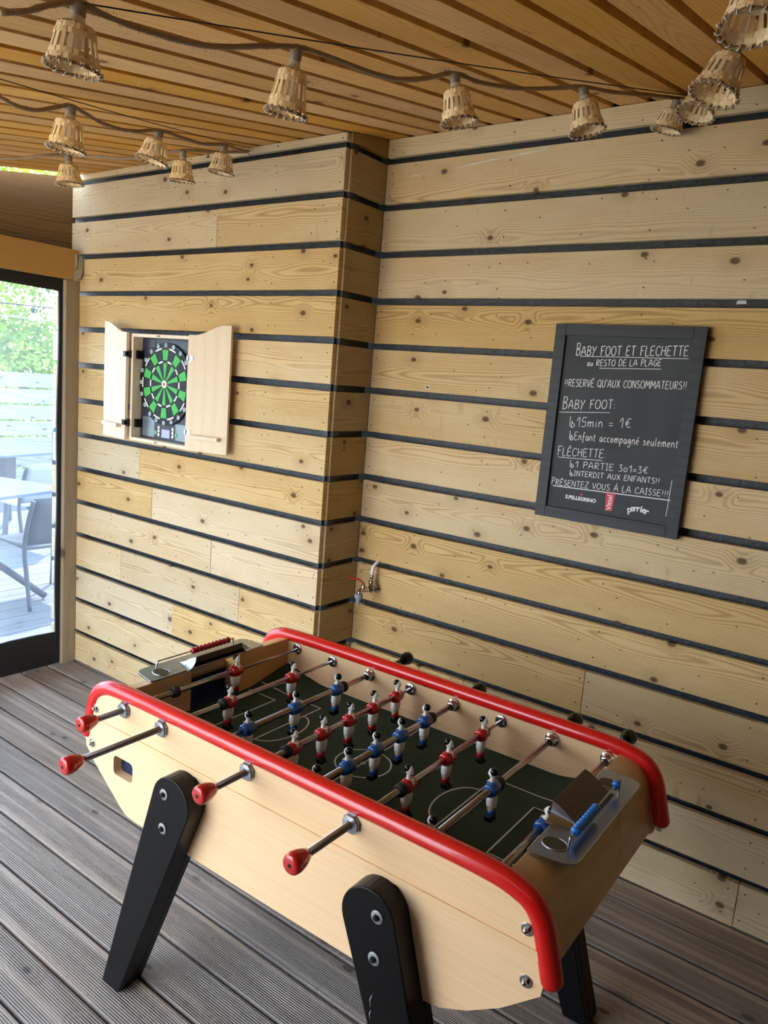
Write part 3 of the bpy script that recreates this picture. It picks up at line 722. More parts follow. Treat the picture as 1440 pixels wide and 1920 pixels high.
disc_me = mbd.mesh('rod_flange', M['chrome'])
for i, (kind, vsp, knob) in enumerate(RODS):
    u = i * .142
    thin_r, thick_r = .0046, .0077
    mb = MB()
    if kind == 'red':
        last = max(vsp) + .01
        mb.tube([(0, knob - .001, 0), (0, last, 0)], thick_r, 14); mb.tube([(0, last, 0), (0, VI1 - .003, 0)], thin_r, 10)
    else:
        first = min(vsp) - .01
        mb.tube([(0, first, 0), (0, knob + .001, 0)], thick_r, 14); mb.tube([(0, VI0 + .003, 0), (0, first, 0)], thin_r if i not in (6, 7) else thick_r, 10)
    rod = mb.obj('rod', M['rod_steel'], TB, loc=(u, 0, .722))
    h = link('handle', knob_r if kind == 'red' else knob_k, rod, (0, knob, 0))
    h['label'] = 'rounded red handle' if kind == 'red' else 'rounded black handle'
    link('handle_screw', hole_me, rod, (0, knob + (-.0489 if kind == 'red' else .0489), 0))
    for v in vsp:
        tilt = 0.0
        if i == 7: tilt = math.radians(16)
        elif i == 1: tilt = math.radians(2)
        elif i == 2: tilt = math.radians(1)
        elif i == 6: tilt = math.radians(-4)
        o = link('player_figure', PM[kind], rod, (0, v, 0), (0, tilt, 0))
        o['label'] = ('white-shorted player figure in a red shirt' if kind == 'red' else 'white-shorted player figure in a blue shirt')
    if i in BUMP: link('rubber_bumper', bump_me, rod, (0, BUMP[i], 0))
    if kind == 'red':
        link('bushing_nut', nut_me, TB, (u, 0.0, .722)); link('rod_flange', disc_me, TB, (u, VI1, .722))
    else:
        link('rod_bushing', flange_me, TB, (u, VI1, .722))
# domed nuts on the long sides
dn = MB().lathe([(.0115, 0), (.0115, -.0018), (.0100, -.0022)], frame_z((0, 0, 0), (0, 1, 0)), 20, smooth=False)
dn.lathe([(.0066, -.002), (.0066, -.0065)], frame_z((0, 0, 0), (0, 1, 0)), 6, smooth=False).ball((0, -.0065, 0), .0055, (1, 1, 1), 12, 8)
dn_me = dn.mesh('domed_nut', M['chrome'])
for (u, z) in ((1.083, .690), (1.0915, .597), (-.117, .687), (-.130, .588)): link('domed_nut', dn_me, TB, (u, .010, z))
# legs
def leg_poly():
    cx, cz, r = .238, .588, .0615
    P = [(0.0, .001), (.066, .001)]
    for k_ in range(17):
        a = math.radians(-20 + 184 * k_ / 16); P.append((cx + r * math.cos(a), cz + r * math.sin(a)))
    return P
LP = leg_poly()
def lower(poly, zc): return clip(poly, zc, False)
bolt_mb = MB().lathe([(.0132, 0), (.0132, -.0014), (.0122, -.0022), (.006, -.0022)], frame_z((0, 0, 0), (0, 1, 0)), 22, 0)
bolt_mb.lathe([(.0064, -.001), (.0064, -.0062), (.0052, -.0075)], frame_z((0, 0, 0), (0, 1, 0)), 6, 1, False)
bolt_me = bolt_mb.mesh('bolt', [M['washer'], M['brass']])
for mir in (False, True):
    for back in (False, True):
        poly = [((1.035 - a) if mir else a, b) for a, b in LP]
        low = [((1.035 - a) if mir else a, b) for a, b in lower(LP, .437)]
        ya, yb = (-.040, .0095) if not back else (.6645, .714)
        mb = MB().prism(poly, ya, yb, 'Y')
        mbl = MB()
        if not back: mb.prism(low, yb, yb + .022, 'Y')
        else: mb.prism(low, ya - .022, ya, 'Y')
        lg = mb.obj('leg', M['black_satin'], TB, .0028)
        for (bu, bz) in ((.217, .604), (.216, .519)):
            o = link('bolt', bolt_me, lg, ((1.035 - bu) if mir else bu, (-.040 if not back else .714), bz), (0, 0, math.pi if back else 0))

lg_ = [o for o in TB.children if o.name.startswith('leg')]
fl = [o for o in lg_ if min(v.co.y for v in o.data.vertices) < 0 and max(v.co.x for v in o.data.vertices) > .9][0]
sm = MB()
for pts in (((.822, .445), (.818, .432), (.8205, .418)), ((.8215, .412), (.8195, .402), (.822, .393))):
    sm.tube([(a, -.0402, b) for a, b in pts], [.0005, .0014, .0006], 5, flat_=.25, up=(0, 1, 0))
sm.obj('scratch', M['washer'], fl)
# ------------------------------------------------------------------ dartboard cabinet on the left wall
YF = -D
CB = empty('dartboard_cabinet', (-.900, YF, 1.219)); tag(CB, 'pale wooden wall cabinet with two open arched doors around the dartboard', 'cabinet')
x0, x1, zt, dp, th = -.198, .198, .466, .080, .014
mb = MB(); mb.box(x0, x0 + th, -dp, -.001, 0, zt); mb.box(x1 - th, x1, -dp, -.001, 0, zt); mb.box(x0 + th, x1 - th, -dp, -.001, 0, th); mb.box(x0 + th, x1 - th, -dp, -.001, zt - th, zt)
mb.box(x0 + th, x1 - th, -.006, -.001, th, zt - th)
cbox = mb.obj('cabinet_box', M['cabinet_wood'], CB, .001)
mg = MB().lathe([(.0036, 0), (.0036, .0006)], frame_z((0, 0, 0), (0, -1, 0)), 12, smooth=False).mesh('door_catch', M['black_rubber'])
for zz in (th / 2, zt - th / 2):
    for xx in (-.006, .006): link('door_catch', mg, CB, (xx - .01, -dp, zz))
def door(sign, hx, hy, ox, oy):
    """door hinged at hx,hy with its outer edge at ox,oy"""
    wd = math.hypot(ox - hx, oy - hy); rz = math.atan2(oy - hy, ox - hx)
    P = [(0, 0), (wd, 0)]
    n_ = 12
    for k_ in range(n_ + 1):
        t_ = 1 - k_ / n_; w_ = min(1, max(0, (t_ - .12) / .76)); P.append((wd * t_, .470 + .045 * (w_ * w_ * (3 - 2 * w_))))
    side = 1 if sign > 0 else -1
    a, b = (-.007, .007)
    dm = MB().prism(P, a, b, 'Y').mesh('door', M['cabinet_wood'], .0012)
    d = link('door', dm, CB, (hx + .900, hy - YF, 0), (0, 0, rz))
    fy = -.007 if sign > 0 else .007; o_ = -1 if sign > 0 else 1
    hm = MB()
    hm.box(wd * .16, wd * .84, *sorted((fy + o_ * .010, fy + o_ * .024)), .052, .067)
    hm.box(wd * .16, wd * .16 + .012, *sorted((fy, fy + o_ * .010)), .0525, .0665); hm.box(wd * .84 - .012, wd * .84, *sorted((fy, fy + o_ * .010)), .0525, .0665)
    hd = hm.obj('door_handle', M['cabinet_wood'], d, .001)
    for zz in (.076, .376):
        h = MB().box(.001, .024, *sorted((fy, fy + o_ * .002)), zz - .012, zz + .012)
        h.box(-.004, .004, *sorted((fy - o_ * .004, fy + o_ * .006)), zz - .010, zz + .010)
        for q in (-.007, .007): h.lathe([(.0025, 0), (.002, .0015)], frame_z((.016, fy + o_ * .002, zz + q), (0, o_, 0)), 8)
        h.obj('hinge', M['brass'] if sign < 0 else M['steel'], d)
    return d
door(1, -.694, -.322, -.503, -.268)
door(-1, -1.108, -.322, -1.318, -.290)
for zz in (.076, .376):
    h = MB().box(x0 + th, x0 + th + .014, -.066, -.040, zz - .018, zz + .018); h.box(x0 - .012, x0 + .004, -.092, -.078, zz - .016, zz + .016)
    h.lathe([(.004, -.016), (.004, .016)], frame_z((x0 - .006, -.088, zz), (0, 0, 1)), 8)
    h.obj('hinge', M['brass'], CB)
# electronic dartboard inside the cabinet
DB = empty('dartboard', (-.907, YF - .0065, 1.478)); tag(DB, 'electronic dartboard with green and black segments inside the open cabinet', 'dartboard')
zb0, zb1 = 1.2335 - 1.478, 1.6705 - 1.478
xa, xb = -1.0835 + .907, -.7165 + .907
hs = MB().box(xa, xb, -.026, 0, zb0, zb1).box(xa + .006, -.085, -.028, -.026, .152, zb1 - .006).box(.085, xb - .006, -.028, -.026, .152, zb1 - .006).obj('housing', M['dart_housing'], DB, .0015)
def annulus(r0, r1, y0, y1, a0=0, a1=360, n=72):
    mb = MB(); vs = []; full = a1 - a0 >= 360
    for i in range(n + (0 if full else 1)):
        a = math.radians(a0 + (a1 - a0) * i / n)
        for r, y_ in ((r0, y0), (r1, y0), (r1, y1), (r0, y1)): vs.append((r * math.sin(a), y_, r * math.cos(a)))
    m_ = n if full else n + 1; fs = []
    for i in range(n):
        j = (i + 1) % m_
        for q in range(4): fs.append((i * 4 + q, i * 4 + (q + 1) % 4, j * 4 + (q + 1) % 4, j * 4 + q))
    if not full: fs += [(0, 1, 2, 3), (n * 4, n * 4 + 3, n * 4 + 2, n * 4 + 1)]
    mb._add(vs, fs, 0, False); return mb
R_out = .1765
annulus(.0, R_out, -.026, -.036, 0, 360, 60).obj('number_ring', M['dart_black'], DB)
annulus(.1555, .1575, -.036, -.038).obj('catch_ring', M['black_gloss'], DB)
segs = {}
for nm, r0, r1 in (('inner', .019, .0905), ('triple', .0925, .1000), ('outer', .1020, .1465), ('double', .1485, .1550)):
    for colr in ('dart_black', 'dart_green', 'dart_white'):
        segs[nm, colr] = annulus(r0, r1, -.036, -.039, -8.1 if nm == 'inner' else -8.3, 8.1 if nm == 'inner' else 8.3, 4).mesh('segment', M[colr])
for q in range(20):
    ev = q % 2 == 0; ry = math.radians(18 * q)
    for nm in ('inner', 'triple', 'outer', 'double'):
        colr = ('dart_green' if nm in ('inner', 'outer') else 'dart_black') if ev else ('dart_black' if nm in ('inner', 'outer') else 'dart_white')
        link('segment', segs[nm, colr], DB, (0, 0, 0), (0, ry, 0))
annulus(0, .0165, -.036, -.0405, n=24).obj('bull_ring', M['dart_white'], DB)
annulus(0, .0072, -.0405, -.0415, n=16).obj('bullseye', M['dart_red'], DB)
NUM = [20, 1, 18, 4, 13, 6, 10, 15, 2, 17, 3, 19, 7, 16, 8, 11, 14, 9, 12, 5]
badge = MB().lathe([(.0095, .036), (.0095, .0375), (.0085, .038)], frame_z((0, 0, 0), (0, -1, 0)), 16, smooth=False).mesh('number_badge', M['dart_badge'])
for q, nn in enumerate(NUM):
    a = math.radians(18 * q); pos = (.1665 * math.sin(a), 0, .1665 * math.cos(a))
    b = link('number_badge', badge, DB, pos)
    tm = text_mesh(str(nn), .0125, M['dart_black'], .0002)
    link('number', tm, b, (0, -.0384, 0), (math.pi / 2, 0, 0))
MB().box(-.158, -.074, -.0275, -.026, -.236, -.150).obj('film_panel', M['foil'], DB)
MB().box(.070, .154, -.0275, -.026, -.236, -.165).obj('film_panel', M['foil'], DB)
MB().box(-.024, .032, -.028, -.026, -.232, -.196).obj('display', M['screen'], DB)
btn = MB().lathe([(.0075, .026), (.0075, .029), (.006, .0298)], frame_z((0, 0, 0), (0, -1, 0)), 14).mesh('button', M['dart_white'])
btg = MB().lathe([(.0095, .026), (.0095, .029), (.008, .0298)], frame_z((0, 0, 0), (0, -1, 0)), 14).mesh('button', M['button_green'])
for xx in (-.043, .053):
    for zz in (-.190, -.206, -.222):
        link('button', btn, DB, (xx, 0, zz))
for xx in (-.064, .076): link('button', btg, DB, (xx, 0, -.214))['label'] = 'round green button'

# ------------------------------------------------------------------ chalkboard menu on the back wall
BB = empty('chalkboard', (.9945, -.001, 1.164)); tag(BB, 'black framed chalkboard with white handwritten prices hanging on the back wall', 'chalkboard')
w2, hh, fw = .2360, .632, .036
slate = MB().box(-w2 + .01, w2 - .01, -.014, -.002, .01, hh - .01).obj('slate_panel', M['slate'], BB)
for (a, b, c_, d_) in ((-w2, -w2 + fw, 0, hh), (w2 - fw, w2, 0, hh), (-w2 + fw + .0004, w2 - fw - .0004, hh - fw, hh), (-w2 + fw + .0004, w2 - fw - .0004, 0, fw)):
    cx_, cz_ = (a + b) / 2, (c_ + d_) / 2
    link('frame_rail', box_mesh('frame_rail', b - a, .022, d_ - c_, M['board_frame'], .0012), BB, (cx_, -.012, cz_))
G = {'A': (.7, [[(0, 0), (.35, 1), (.7, 0)], [(.12, .35), (.6, .35)]]), 'B': (.62, [[(.05, 0), (.1, 1)], [(0, .95), (.35, 1), (.55, .85), (.45, .6), (.12, .52), (.5, .45), (.6, .22), (.4, .02), (.02, 0)]]),
     'C': (.6, [[(.6, .85), (.4, 1), (.12, .8), (.02, .45), (.15, .08), (.4, 0), (.6, .12)]]), 'D': (.65, [[(.05, 0), (.08, 1), (.4, .92), (.62, .6), (.55, .2), (.3, .02), (0, 0)]]),
     'E': (.55, [[(.55, 1), (.08, .97), (.03, .5), (.05, 0), (.55, .03)], [(.05, .52), (.45, .54)]]), 'F': (.55, [[(.08, 0), (.06, .95)], [(0, .96), (.6, 1)], [(.06, .52), (.45, .54)]]),
     'H': (.6, [[(.03, 0), (.06, 1)], [(.57, 0), (.55, 1)], [(.04, .5), (.56, .52)]]), 'I': (.3, [[(.15, 0), (.15, 1)], [(0, 1), (.3, 1)], [(0, 0), (.3, 0)]]),
     'L': (.5, [[(.06, 1), (.04, 0), (.5, .03)]]), 'M': (.8, [[(0, 0), (.1, 1), (.4, .3), (.7, 1), (.8, 0)]]), 'N': (.65, [[(.02, 0), (.06, 1), (.58, 0), (.62, 1)]]),
     'O': (.68, [[(.34, 1), (.1, .85), (.0, .5), (.1, .12), (.34, 0), (.58, .13), (.68, .5), (.56, .88), (.34, 1)]]), 'P': (.55, [[(.05, 0), (.08, 1)], [(0, .92), (.35, 1), (.55, .8), (.42, .55), (.08, .45)]]),
     'Q': (.7, [[(.34, 1), (.1, .85), (.0, .5), (.1, .12), (.34, 0), (.58, .13), (.68, .5), (.56, .88), (.34, 1)], [(.42, .25), (.75, -.08)]]),
     'R': (.6, [[(.05, 0), (.08, 1)], [(0, .92), (.35, 1), (.55, .8), (.42, .55), (.08, .48), (.6, 0)]]), 'S': (.52, [[(.5, .9), (.25, 1), (.05, .8), (.2, .55), (.45, .4), (.48, .15), (.25, 0), (0, .1)]]),
     'T': (.6, [[(.3, 0), (.3, 1)], [(0, .98), (.62, 1)]]), 'U': (.62, [[(.04, 1), (.05, .3), (.2, .02), (.42, .04), (.56, .3), (.58, 1)]]), 'V': (.6, [[(0, 1), (.3, 0), (.6, 1)]]),
     'X': (.6, [[(0, 1), (.6, 0)], [(.58, 1), (.02, 0)]]), 'Y': (.6, [[(0, 1), (.28, .5), (.6, 1)], [(.28, .5), (.1, -.1)]]), 'Z': (.58, [[(.02, .97), (.56, 1), (.02, 0), (.6, .02)]]),
     '0': (.5, [[(.25, .62), (.06, .5), (.04, .15), (.22, 0), (.44, .14), (.44, .48), (.25, .62)]]), '1': (.4, [[(0, .62), (.3, 1), (.3, 0)]]), '3': (.5, [[(.05, .95), (.4, .98), (.2, .58), (.48, .4), (.4, .05), (.02, .02)]]),
     '5': (.5, [[(.5, 1), (.12, 1), (.06, .55), (.4, .55), (.46, .2), (.25, 0), (0, .06)]]), 'a': (.46, [[(.42, .5), (.2, .58), (.03, .35), (.1, .03), (.3, .05), (.42, .45), (.42, .1), (.5, 0)]]),
     'c': (.36, [[(.36, .48), (.18, .58), (.02, .3), (.14, .02), (.38, .08)]]), 'e': (.4, [[(.03, .28), (.36, .36), (.24, .58), (.05, .4), (.08, .06), (.38, .06)]]),
     'f': (.34, [[(.36, .95), (.2, 1), (.14, .6), (.12, -.3)], [(0, .5), (.34, .52)]]), 'g': (.44, [[(.38, .5), (.18, .58), (.03, .32), (.14, .04), (.38, .45), (.36, -.25), (.15, -.38), (.03, -.25)]]),
     'i': (.18, [[(.09, .55), (.1, 0)], [(.09, .75), (.1, .79)]]), 'l': (.2, [[(.1, 1), (.08, .1), (.18, 0)]]), 'm': (.66, [[(.03, .55), (.03, 0)], [(.03, .35), (.2, .58), (.3, .4), (.3, 0)], [(.3, .35), (.48, .58), (.6, .4), (.62, 0)]]),
     'n': (.44, [[(.03, .55), (.03, 0)], [(.03, .35), (.22, .58), (.38, .42), (.42, 0)]]), 'o': (.42, [[(.2, .57), (.03, .3), (.18, .01), (.4, .28), (.2, .57)]]),
     'p': (.44, [[(.04, .55), (.05, -.4)], [(.05, .4), (.25, .58), (.42, .3), (.22, .02), (.05, .12)]]), 's': (.34, [[(.32, .5), (.15, .57), (.06, .42), (.3, .2), (.2, .01), (0, .06)]]),
     't': (.3, [[(.14, .85), (.13, .08), (.28, .02)], [(0, .56), (.3, .58)]]), 'u': (.44, [[(.03, .55), (.05, .12), (.22, .01), (.38, .2), (.4, .55), (.42, 0)]]),
     'é': (.4, [[(.03, .28), (.36, .36), (.24, .58), (.05, .4), (.08, .06), (.38, .06)], [(.18, .72), (.36, .9)]]),
     '!': (.2, [[(.12, 1), (.09, .3)], [(.07, .08), (.08, .02)]]), '=': (.42, [[(0, .42), (.4, .44)], [(0, .18), (.4, .2)]]), ':': (.16, [[(.06, .5), (.07, .45)], [(.06, .1), (.07, .04)]]),
     "'": (.12, [[(.08, 1.05), (.04, .8)]]), '€': (.6, [[(.6, .9), (.35, .95), (.14, .6), (.14, .3), (.35, .03), (.6, .1)], [(0, .58), (.45, .62)], [(0, .38), (.42, .42)]]),
     '>': (.62, [[(.0, 1.1), (.05, .1), (.25, .12)], [(.25, .62), (.25, -.1), (.6, .15), (.25, .5)]]), ' ': (.34, [])}
G['É'] = (G['E'][0], G['E'][1] + [[(.2, 1.12), (.42, 1.3)]]); G['À'] = (G['A'][0], G['A'][1] + [[(.3, 1.12), (.5, 1.28)]])
def stroke(mb, pts, w, y=-.0143):
    P = [Vector((a, y, b)) for a, b in pts]
    if len(P) > 2: P = catmull(P, 4)
    mb.tube(P, w, 5, flat_=.35, up=(0, 1, 0), smooth=False)
def write(body, xa_, za, xb_, zb_, h, w, first_big=0):
    tot = sum(G[c][0] + .2 for c in body) - .2
    sc_x = (xb_ - xa_) / tot; mb = MB(); x = 0
    rs = random.Random(len(body))
    for ci, c in enumerate(body):
        wd, st = G[c]; big = first_big if (ci == 0 and first_big) else 1
        for s_ in st:
            pts = []
            for (px_, py_) in s_:
                t_ = (x + px_) / tot
                pts.append((xa_ + (xb_ - xa_) * t_ - .9945, za + (zb_ - za) * t_ + py_ * h * big + rs.uniform(-.0004, .0004) - 1.164))
            stroke(mb, pts, w)
        x += wd + .2
    return mb
LINES = [('BABY FOOT ET FLECHETTE', 0.8345, 1.6977, 1.1823, 1.7116, 0.0285, .0013, 1.35), ('au RESTO DE LA PLAGE'.replace('G', 'G'), 0.8766, 1.6662, 1.108, 1.6782, 0.0193, .0011, 0),
         ("!!RESERVÉ QU'AUX CONSOMMATEURS!!", 0.8084, 1.5975, 1.1915, 1.6137, 0.0228, .0011, 0), ('BABY FOOT:', 0.8105, 1.5244, 0.9848, 1.5391, 0.0280, .0012, 1.4),
         ('>15min = 1€', 0.8415, 1.4692, 1.0411, 1.4842, 0.0300, .0011, 0), ('>Enfant accompagné seulement', 0.8467, 1.4281, 1.1912, 1.4391, 0.0256, .0011, 0),
         ('FLÉCHETTE:', 0.8121, 1.3712, 0.9754, 1.3823, 0.0262, .0011, 1.2), ('>1 PARTIE 301=3€', 0.8597, 1.3386, 1.1128, 1.3503, 0.0205, .0010, 0),
         ('>INTERDIT AUX ENFANTS!!', 0.8632, 1.3110, 1.1521, 1.3240, 0.0170, .0010, 0), ('PRÉSENTEZ VOUS À LA CAISSE!!!', 0.8034, 1.2729, 1.1839, 1.2885, 0.0190, .0010, 1.3)]
G['G'] = (.62, [[(.6, .85), (.4, 1), (.12, .8), (.02, .45), (.15, .08), (.4, 0), (.6, .15), (.6, .42), (.35, .42)]])
for L_ in LINES: write(*L_).obj('chalk_lettering', M['chalk'], BB)
for a in ((0.8494, 1.6955, 1.1866, 1.703), (0.9178, 1.6611, 1.1102, 1.6686), (0.8, 1.5123, 0.9703, 1.5255), (0.8148, 1.3656, 0.9668, 1.3724), (0.8089, 1.269, 1.1976, 1.2788), (1.189, 1.3398, 1.1863, 1.2273)):
    mb = MB(); stroke(mb, [(a[0] - .9945, a[1] - 1.164), (a[2] - .9945, a[3] - 1.164)], .0016 if a[1] == 1.269 else .0010); mb.obj('chalk_line', M['chalk'], BB)
o = link('printed_logo', text_mesh('S.PELLEGRINO', .0165, M['chalk'], .0003, .0006), BB, (.910 - .9945, -.0146, 1.2395 - 1.164), (math.pi / 2, 0, 0))
o['label'] = 'white printed mineral water logo with a red star'
star = [((.0062 if q % 2 == 0 else .0026) * math.sin(math.pi * q / 5), (.0062 if q % 2 == 0 else .0026) * math.cos(math.pi * q / 5)) for q in range(10)]
MB().prism([(a + .911 - .9945, b + 1.2545 - 1.164) for a, b in star], -.0148, -.0141, 'Y').obj('printed_star', M['chalk_pink'], BB)
tagm = MB().prism([(.9915 - .9945, 1.2735 - 1.164), (1.0225 - .9945, 1.2735 - 1.164), (1.0175 - .9945, 1.2165 - 1.164), (.9955 - .9945, 1.2165 - 1.164)], -.0147, -.0141, 'Y').obj('printed_tag', M['chalk_pink'], BB)
link('printed_word', text_mesh('Vittel', .0225, M['chalk'], .0002, .0003), tagm, (1.0070 - .9945, -.0149, 1.243 - 1.164), (math.pi / 2, -math.pi / 2, 0))
ptxt = 'perrier'
for q, ch in enumerate(ptxt):
    t_ = (q - 3) / 3.0
    link('printed_letter', text_mesh(ch, .0285, M['chalk'], .0002, .0007), BB, (1.100 + .0275 * t_ * (1.0) - .9945, -.0146, 1.238 - .005 * t_ * t_ - 1.164 + (.0 if q else -.002)), (math.pi / 2, .22 * t_, 0))

# small marks on the planks
el = [(.0105 * math.cos(a), .0062 * math.sin(a)) for a in [2 * math.pi * i / 24 for i in range(24)]]
st_ = MB().prism([(a + .2665, b + 1.5575) for a, b in el], -.0010, -.0004, 'Y').prism([(a * .72 + .2665, b * .62 + 1.5575) for a, b in el], -.0013, -.0009, 'Y', 1).obj('oval_sticker', [M['white_enamel'], M['field']])
tag(st_, 'tiny oval sticker with pale rim and dark centre on a back wall plank', 'sticker')
tp_ = MB().prism([(1.283, 1.8665), (1.312, 1.868), (1.309, 1.878), (1.286, 1.8775)], .0335, .0358, 'Y').obj('silver_tape', M['steel'], None)
tag(tp_, 'scrap of silver tape on the black strip above the chalkboard', 'tape')
ck = MB()
for a in ((.30, 2.322, .50, 2.338), (.34, 2.3265, .60, 2.3465), (.55, 2.340, .66, 2.350), (.12, 2.310, .17, 2.3145)):
    stroke_pts = [Vector((a[0] + (a[2] - a[0]) * i / 5, -.0006, a[1] + (a[3] - a[1]) * i / 5 + random.uniform(-.0008, .0008))) for i in range(6)]
    ck.tube(stroke_pts, .0013, 5, flat_=.3, up=(0, 1, 0))
ck.obj('chalk_scuff', M['chalk'], wall_back)
# ------------------------------------------------------------------ garden tap in the corner
TP = empty('water_tap', (.108, 0, .76)); tag(TP, 'chrome garden tap with red lever and white hose in the wall corner', 'tap')
def tl(p): return (p[0] - .108, p[1], p[2] - .76)
MB().tube([tl(p) for p in catmull([(.112, .024, .864), (.1095, -.004, .860), (.1070, -.022, .850), (.1040, -.030, .834), (.1030, -.031, .806)], 6)], .0068, 14).obj('white_hose', M['white_pvc'], TP)
MB().lathe([(.0075, .044), (.0088, .040), (.0088, .030), (.0072, .028), (.0072, .022), (.0118, .020), (.0118, .008), (.0095, .004), (.0095, -.004)], Matrix.Translation(tl((.103, -.031, .766))), 16).obj('hose_fitting', M['chrome'], TP)
mb = MB(); mb.ball(tl((.1035, -.031, .752)), .0145, (1, .9, 1.1), 16, 10); mb.lathe([(.0175, 0), (.0175, .004), (.010, .007), (.010, .029)], frame_z(tl((.112, -.0012, .752)), (0, -1, 0)), 18)
mb.tube([tl(p) for p in ((.1035, -.036, .752), (.1000, -.060, .754), (.0955, -.085, .754), (.0940, -.094, .748), (.0940, -.0955, .736))], [.0100, .0100, .0090, .0085, .0080], 14)
mb.lathe([(.0085, 0), (.0110, .004), (.0110, .014), (.0075, .017), (.0075, .024), (.0042, .026)], frame_z(tl((.0975, -.070, .757)), (-.1, -.1, 1)), 14); mb.obj('tap_body', M['chrome'], TP)
mb = MB(); mb.tube([tl(p) for p in catmull([(.0955, -.072, .781), (.0895, -.076, .787), (.0790, -.082, .7945), (.0600, -.092, .797), (.0430, -.100, .798)], 4)], .0070, 10, flat_=.45); mb.obj('tap_lever', M['tap_red'], TP)
MB().lathe([(.0095, .004), (.0155, .003), (.0165, -.002), (.0165, -.010), (.0140, -.013), (.0095, -.020), (.0085, -.030), (.0062, -.032), (.0062, -.036)], Matrix.Translation(tl((.0940, -.0955, .738))), 16).obj('hose_connector', M['grey_plastic'], TP)

# ------------------------------------------------------------------ woven bamboo lampshades on their rope
def cone_r(t_): return .0290 + .0145 * t_                       # t 0 top .. 1 rim
def make_lamp():
    root = empty('pendant_lamp')
    MB().lathe([(.004, .003), (.0125, .001), (.0132, -.003), (.0128, -.019), (.0108, -.021)], n=18).obj('lamp_socket', M['socket'], root)
    MB().lathe([(.0108, -.019), (.0122, -.023), (.0150, -.032), (.0205, -.044), (.0198, -.044), (.0142, -.032), (.0112, -.023)], n=18, cap=False).obj('shade_holder', M['clear'], root)
    MB().lathe([(.0060, -.026), (.0070, -.040), (.0120, -.054), (.0135, -.066), (.0110, -.076), (.0040, -.081)], n=14).obj('light_bulb', M['clear'], root)
    z0, H = -.038, .074
    mb = MB(); n = 18
    def P(a, t_, off): r = cone_r(t_) + off; return Vector((r * math.cos(a), r * math.sin(a), z0 - H * t_))
    # upright strips, weaving over and under four bands
    bands = [.09, .22, .70, .84]
    for i in range(n):
        a = 2 * math.pi * i / n; hw = .0037 / cone_r(.5)
        ts = [0, .04, .09, .15, .22, .32, .5, .62, .70, .77, .84, .93, 1.0]; vs = []
        for t_ in ts:
            off = 0
            for b_i, b in enumerate(bands):
                if abs(t_ - b) < .03: off = .0011 if (i + b_i) % 2 else -.0011
            for (da, do) in ((-hw, -.0004), (hw, -.0004), (hw, .0004), (-hw, .0004)): vs.append(P(a + da, t_, off + do))
        m_ = len(ts); fs = [(k * 4 + q, k * 4 + (q + 1) % 4, (k + 1) * 4 + (q + 1) % 4, (k + 1) * 4 + q) for k in range(m_ - 1) for q in range(4)]
        mb._add(vs, fs, 1 if i % 3 == 1 else 0, False)
    for b_i, b in enumerate(bands):
        hwz = .066; vs = []; m_ = n * 2
        for i in range(m_):
            a = math.pi * i / n
            off = (-.0012 if (i // 2 + b_i) % 2 else .0012) if i % 2 == 0 else 0
            for (dt, do) in ((-hwz, -.0004), (hwz, -.0004), (hwz, .0005), (-hwz, .0005)): vs.append(P(a, b + dt, off + do))
        fs = [(k * 4 + q, k * 4 + (q + 1) % 4, ((k + 1) % m_) * 4 + (q + 1) % 4, ((k + 1) % m_) * 4 + q) for k in range(m_) for q in range(4)]
        mb._add(vs, fs, 0, False)
    # top shoulder strips
    for i in range(9):
        a = 2 * math.pi * i / 9
        vs = []
        for (r, z_) in ((.0300, z0), (.0235, z0 + .0035), (.0150, z0 + .0045)):
            for (da, dz) in ((-.2, -.0004), (.2, -.0004), (.2, .0006), (-.2, .0006)): vs.append(Vector((r * math.cos(a + da), r * math.sin(a + da), z_ + dz)))
        mb._add(vs, [(k * 4 + q, k * 4 + (q + 1) % 4, (k + 1) * 4 + (q + 1) % 4, (k + 1) * 4 + q) for k in range(2) for q in range(4)], 0, False)
    sh = mb.obj('shade', [M['cane'], M['cane_dark']], root)
    zr_ = z0 - H; rr_ = cone_r(1.0) + .0006
    mb = MB()
    for ph, dz in ((0, .0022), (math.pi, .0022)):
        pts = []
        for k_ in range(96):
            a = 2 * math.pi * k_ / 96; w = 2 * math.pi * k_ * 12 / 96 + ph
            pts.append(Vector(((rr_ + .0014 * math.cos(w)) * math.cos(a), (rr_ + .0014 * math.cos(w)) * math.sin(a), zr_ + .0018 + .0020 * math.sin(w))))
        mb.tube(pts, .0019, 6, closed=True)
    rim = mb.obj('rim_braid', M['rush'], sh)
    mb = MB()
    for k_ in range(16):
        a = 2 * math.pi * k_ / 16
        pts = []
        for w in range(9):
            ww = 2 * math.pi * w / 8; aa = a + .10 * (w / 8 - .5)
            r = rr_ + .0040 * math.cos(ww); pts.append(Vector((r * math.cos(aa), r * math.sin(aa), zr_ + .002 + .0052 * math.sin(ww))))
        mb.tube(pts, .00105, 5)
    mb.obj('rim_stitching', M['stitch'], sh)
    return root
